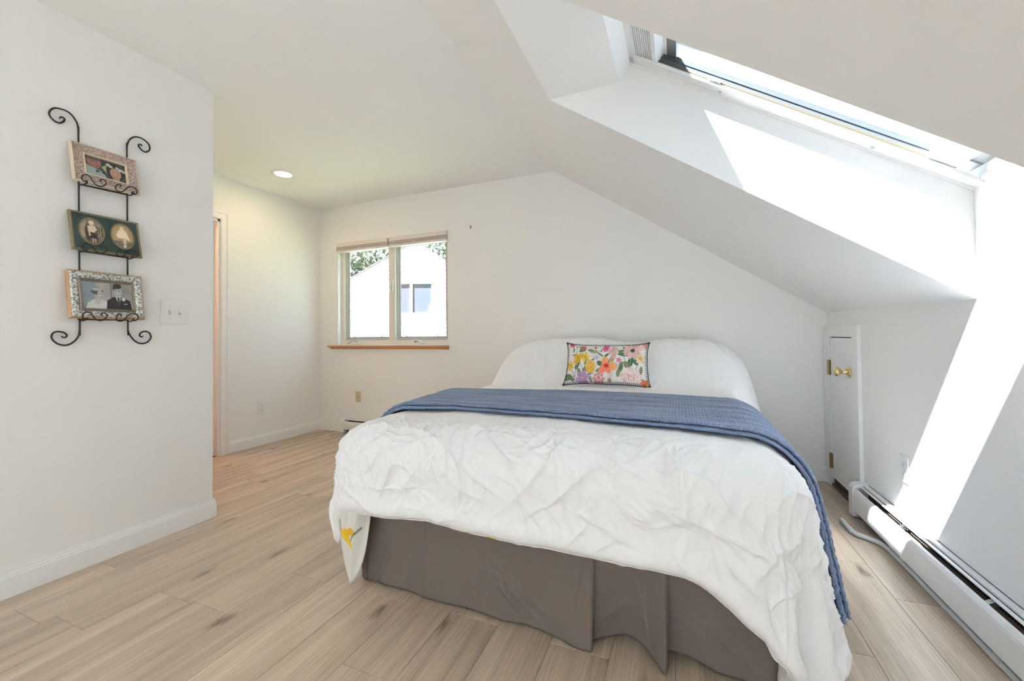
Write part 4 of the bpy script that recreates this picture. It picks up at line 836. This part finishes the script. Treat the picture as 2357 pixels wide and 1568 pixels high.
def paint_flowers(w=380, h=200):
    p = Paint(w, h, (.80, .785, .76)); asp = 2.0
    X = lambda x: (x - 205) / 1985.; Yq = lambda y: 1 - (y - 150) / 930.; R = lambda r: r / 930.
    gr = [(.055, .13, .085), (.10, .19, .09), (.20, .25, .12), (.045, .10, .075)]
    def stem(*q, c=(.15, .20, .10), w=.008):
        for (a, b), (c_, d) in zip(q[:-1], q[1:]): p.line(X(a), Yq(b), X(c_), Yq(d), w, c, asp)
    def leaf(x, y, l, wd, deg, k=0):
        p.ell(X(x), Yq(y), R(l), R(wd), gr[k], math.radians(deg), .25, asp); p.ell(X(x), Yq(y), R(l * .85), R(wd * .12), (.35, .40, .22), math.radians(deg), .4, asp)
    def flower(x, y, r, n, col, ctr, rc=.2, wd=.34, off=0., vein=None):
        for i in range(n):
            a = 2 * math.pi * i / n + off; sh = 1 - .18 * ((i * 7) % 3) / 2
            p.ell(X(x) + R(r * .55) * math.cos(a) / asp, Yq(y) + R(r * .55) * math.sin(a), R(r * .5), R(r * wd), tuple(c * sh for c in col), a, .2, asp)
            if vein: p.line(X(x), Yq(y), X(x) + R(r * .8) * math.cos(a) / asp, Yq(y) + R(r * .8) * math.sin(a), .005, vein, asp)
        p.ell(X(x), Yq(y), R(r * rc), R(r * rc), ctr, 0, .3, asp)
    def ball(x, y, rx, ry, cols, n=60, sd=1):
        g_ = np.random.default_rng(sd); p.ell(X(x), Yq(y), R(rx), R(ry), cols[0], 0, .15, asp)
        for i in range(n):
            a, q = g_.uniform(0, 6.28), math.sqrt(g_.uniform(0, .85)); p.ell(X(x) + R(rx) * q * math.cos(a) / asp, Yq(y) + R(ry) * q * math.sin(a), R(rx * .22), R(ry * .08), cols[g_.integers(1, len(cols))], a + 1.3, .5, asp)
    stem((460, 180), (470, 300), (440, 480), (400, 600)); stem((330, 740), (440, 900), (470, 1000)); stem((470, 760), (460, 980)); stem((540, 190), (460, 260)); stem((1100, 310), (960, 400), (820, 380)); stem((560, 600), (640, 760), (680, 900)); stem((1680, 560), (1640, 440), (1560, 330)); stem((1380, 620), (1480, 640), (1540, 730)); stem((1970, 640), (1930, 760)); stem((1450, 240), (1530, 320)); stem((640, 300), (700, 390)); stem((340, 900), (460, 930))
    for q in ((500, 660, 120, 48, 75, 0), (620, 320, 95, 35, 20, 0), (590, 270, 80, 28, 60, 1), (840, 325, 80, 40, -15, 1), (900, 360, 60, 22, -10, 2), (1080, 430, 90, 26, -35, 2), (970, 340, 45, 14, -60, 3), (1640, 420, 130, 44, -5, 0), (1600, 330, 100, 36, 15, 1), (1650, 265, 60, 22, -50, 3), (1815, 580, 120, 58, 80, 0), (1930, 590, 80, 46, -50, 0), (1070, 640, 70, 52, -40, 0), (1050, 790, 80, 30, 35, 1), (1570, 760, 110, 44, 60, 0), (1610, 800, 70, 34, -30, 1), (1520, 850, 90, 42, 80, 2), (1590, 650, 70, 30, 55, 1), (1720, 660, 95, 62, -55, 2), (280, 930, 75, 90, 70, 1), (560, 830, 90, 42, -70, 2), (690, 800, 110, 40, 70, 2), (390, 970, 90, 36, -40, 1), (840, 970, 100, 34, -60, 2), (1240, 440, 70, 26, 40, 3), (710, 620, 70, 28, 75, 2), (900, 555, 45, 18, 30, 1), (840, 880, 70, 18, 10, 0), (2045, 760, 90, 34, 80, 2), (385, 320, 60, 18, 80, 1), (400, 440, 50, 22, 10, 2), (570, 238, 50, 14, 5, 3), (1110, 330, 50, 14, 70, 1), (1320, 560, 90, 22, 60, 3), (660, 940, 60, 22, 30, 0)): leaf(*q)
    flower(350, 190, 75, 5, (.62, .12, .30), (.5, .08, .2), .3); flower(660, 265, 70, 6, (.55, .18, .18), (.5, .1, .1), .3); flower(1220, 270, 95, 6, (.66, .13, .31), (.55, .08, .22), .35); flower(950, 248, 45, 5, (.6, .25, .25), (.5, .2, .2))
    flower(1380, 330, 120, 8, (.74, .50, .48), (.62, .35, .33), .3); p.ell(X(1400), Yq(480), R(110), R(55), (.66, .42, .36), 1.0, .3, asp); p.ell(X(1370), Yq(560), R(60), R(50), (.48, .36, .27), .8, .4, asp)
    flower(510, 500, 120, 6, (.75, .42, .04), (.10, .06, .02), .12, .24); flower(620, 480, 100, 5, (.72, .46, .05), (.10, .06, .02), .12, .24, .4); flower(700, 495, 120, 6, (.78, .52, .07), (.10, .06, .02), .12, .24, .3); flower(470, 600, 70, 4, (.72, .40, .05), (.6, .3, .04), .2)
    flower(310, 680, 110, 6, (.78, .50, .06), (.5, .25, .03), .15, .22, .5); ball(845, 720, 118, 155, [(.70, .42, .07), (.78, .55, .14), (.60, .30, .04), (.74, .48, .10)], 80, 3)
    for q in ((1200, 590, 110, 78, 70), (1370, 710, 125, 88, -15), (1150, 770, 120, 80, 55), (1280, 790, 90, 60, -60)): p.ell(X(q[0]), Yq(q[1]), R(q[2]), R(q[3]), (.83, .28 + .05 * (q[2] % 3), .17), math.radians(q[4]), .15, asp)
    for a in np.linspace(0, 6.2, 17): p.line(X(1240), Yq(690), X(1240) + .155 * math.cos(a) / asp, Yq(690) + .155 * math.sin(a), .004, (.75, .20, .14), asp)
    p.ell(X(1240), Yq(690), R(55), R(50), (.55, .03, .04), 0, .6, asp)
    flower(1850, 320, 205, 9, (.80, .52, .50), (.04, .10, .075), .24, .24, .2, (.70, .34, .34)); ball(1800, 900, 215, 185, [(.80, .62, .60), (.84, .72, .70), (.72, .46, .47), (.80, .58, .50), (.86, .76, .74)], 150, 5)
    flower(660, 970, 165, 6, (.52, .34, .60), (.80, .50, .05), .14, .34, .25, (.28, .14, .36)); flower(1050, 980, 130, 8, (.72, .28, .28), (.60, .08, .12), .3, .3); flower(1050, 960, 90, 6, (.80, .55, .54), (.65, .12, .16), .3, .3)
    p.ell(X(1330), Yq(930), R(110), R(45), (.74, .60, .56), 1.1, .3, asp); p.ell(X(1310), Yq(1010), R(45), R(40), (.35, .24, .16), 1, .4, asp)
    flower(2100, 1030, 105, 6, (.75, .24, .12), (.6, .15, .05), .25); flower(2160, 1060, 60, 5, (.80, .48, .08), (.5, .25, .03)); flower(2040, 500, 120, 5, (.82, .62, .38), (.62, .38, .12), .3, .3, .3); flower(1540, 560, 70, 5, (.72, .30, .36), (.6, .15, .2)); flower(2120, 210, 90, 5, (.78, .42, .38), (.6, .2, .2))
    flower(990, 500, 65, 4, (.56, .52, .70), (.4, .4, .6), .2, .4); p.ell(X(915), Yq(470), R(45), R(55), (.70, .62, .68), .3, .3, asp)
    return p.a
pa = paint_flowers(); hh, wwp = pa.shape[:2]
u, v = np.meshgrid(np.linspace(-1, 1, wwp), np.linspace(1, -1, hh))
grid('front', cpt(u, v, 1.0), 'print', cu, col=pa)
grid('back', cpt(u[::6, ::6], v[::6, ::6], -.75)[:, ::-1], 'offwhite', cu)
bd = [(q, 1.) for q in np.linspace(-1, 1, 90)] + [(1., q) for q in np.linspace(1, -1, 50)][1:] + [(q, -1.) for q in np.linspace(1, -1, 90)][1:] + [(-1., q) for q in np.linspace(-1, 1, 50)][1:]
bp_ = [cpt(np.array(a_), np.array(b_), 0.) for a_, b_ in bd]
MB().tube(bp_, .0034, 6).build('piping', 'black', cu, smooth=True)
st = MB()
for i in range(0, len(bd) - 1, 2):
    a_, b_ = bd[i]; ins = np.array((a_ * (1 - (.045 if abs(abs(a_) - 1) < 1e-6 else 0)), b_ * (1 - (.085 if abs(abs(b_) - 1) < 1e-6 else 0))))
    q0 = cpt(np.array(a_), np.array(b_), 1.); q1 = cpt(np.array(ins[0]), np.array(ins[1]), 1.) + Cc * .001; qm = (q0 + q1) / 2 + Cc * .0035
    st.tube([q0, qm, q1], .0021, 5)
tag(st.build('edge_stitching', 'black', cu), kind='stuff')

# ================================================================== OUTSIDE
n2 = np.array((-0.3784752, 0.92561143, 0)); g2 = np.array((0.92561143, 0.3784752, 0)); HO = n2 * 12.0
hp = lambda l, z, d=0.: HO + g2 * l + n2 * d + Z_ * z
GZ = -3.0
gnd = struct(MB().box(-40, 25, YB + T + .05, 45, GZ - .2, GZ).build('ground', 'grass'), 'lawn outside')
hs = thing('house', tuple(hp(-2.85, GZ)), 'white clapboard gable house seen through the window', 'house')
gz = lambda l: 3.80 - (abs(l + 2.85) * (.576 if l < -2.85 else .615))
ev = 1.15; lL = -2.85 - (3.80 - ev) / .576; lR = -2.85 + (3.80 - ev) / .615
MB().prism([hp(lL, GZ), hp(lR, GZ), hp(lR, ev), hp(-2.85, 3.80), hp(lL, ev)], [hp(lL, GZ, 7), hp(lR, GZ, 7), hp(lR, ev, 7), hp(-2.85, 3.80, 7), hp(lL, ev, 7)]).build('wall', 'siding', hs)
cb = MB(); z = GZ
while z < 3.75:
    a = lL if z < ev else -2.85 - (3.80 - z) / .576; b = lR if z < ev else -2.85 + (3.80 - z) / .615
    z1 = min(z + .13, 3.79); a1 = lL if z1 < ev else -2.85 - (3.80 - z1) / .576; b1 = lR if z1 < ev else -2.85 + (3.80 - z1) / .615
    cb.add([hp(a, z, -.028), hp(b, z, -.028), hp(b1, z1, -.006), hp(a1, z1, -.006), hp(a, z, 0), hp(b, z, 0)], [(0, 1, 2, 3), (4, 5, 1, 0)]); z += .13
tag(cb.build('clapboards', 'siding', hs), kind='stuff')
for l0, l1 in ((lL - .3, -2.85), (-2.85, lR + .3)):
    s_ = .576 if l0 < -2.9 else -.615; zz = lambda l: 3.80 - abs(l + 2.85) * abs(s_)
    MB().prism([hp(l0, zz(l0) - .005, -.06), hp(l1, zz(l1) - .005, -.06), hp(l1, zz(l1) + .03, -.06), hp(l0, zz(l0) + .03, -.06)], [hp(l0, zz(l0) - .005, 0), hp(l1, zz(l1) - .005, 0), hp(l1, zz(l1) + .03, 0), hp(l0, zz(l0) + .03, 0)]).build('rake_board', 'rake', hs)
    MB().prism([hp(l0, zz(l0) + .0, .0), hp(l1, zz(l1) + .0, .0), hp(l1, zz(l1) + .03, .0), hp(l0, zz(l0) + .03, .0)], [hp(l0, zz(l0) + .0, 7.2), hp(l1, zz(l1) + .0, 7.2), hp(l1, zz(l1) + .03, 7.2), hp(l0, zz(l0) + .03, 7.2)]).build('roof', 'roofing', hs)
wl, wr, wz0, wz1 = -3.62, -2.255, 1.625, 2.64
MB().rect_frame(hp((wl + wr) / 2, (wz0 + wz1) / 2, -.05), g2, Z_, -n2, wr - wl, wz1 - wz0, [(0, -.02), (0, .03), (.075, .03), (.085, .0), (.085, -.02)]).build('window_frame', 'trim', hs)
MB().obox(hp(0, 0, -.05), g2, Z_, -n2, -2.965, -2.895, wz0 + .08, wz1 - .08, -.02, .02).build('window_mullion', 'trim', hs)
for a, b in ((wl + .085, -2.965), (-2.895, wr - .085)):
    MB().obox(hp(0, 0, -.042), g2, Z_, -n2, a, b, wz0 + .085, wz1 - .085, -.008, .0).build('window_pane', 'hglass', hs)
def tree(cx_, d, base, h, r, label, seed, n=2600):
    rr = np.random.default_rng(seed); c = hp(cx_, 0, d); t = thing('tree', (c[0], c[1], GZ), label, 'tree', 'trees behind the neighbouring house')
    MB().tube([(c[0], c[1], GZ), (c[0] + .1, c[1], GZ + h * .35), (c[0], c[1] + .1, GZ + h * .8)], .2, 10, radii=[.28, .2, .06]).build('trunk', 'bark', t, smooth=True)
    me = MB(); lumps = [(rr.normal(0, .5, 3) * (r * .8, r * .8, h * .28), rr.uniform(.35, .6) * r) for _ in range(22)]
    for k in range(n):
        lc_, lr_ = lumps[k % 22]; q = rr.normal(size=3); q /= np.linalg.norm(q); pos = np.array((c[0], c[1], GZ + h * .68)) + lc_ + q * lr_ * rr.uniform(.6, 1) ** .5
        a_ = rr.normal(size=3); a_ /= np.linalg.norm(a_); b_ = np.cross(a_, rr.normal(size=3)); b_ /= np.linalg.norm(b_); L_ = rr.uniform(.14, .26)
        me.add([pos - a_ * L_, pos + b_ * L_ * .5, pos + a_ * L_, pos - b_ * L_ * .5], [(0, 1, 2, 3)])
    tag(me.build('crown', 'leaf', t), kind='stuff')
tree(-10.2, 14.0, 0, 12.5, 3.0, 'leafy green tree seen left of the white gable', 1)
tree(-5.2, 22.0, 0, 14.5, 3.4, 'leafy green tree half hidden behind the gable peak', 2)
tree(.6, 14.0, 0, 12.6, 3.0, 'leafy green tree seen right of the white gable', 3)
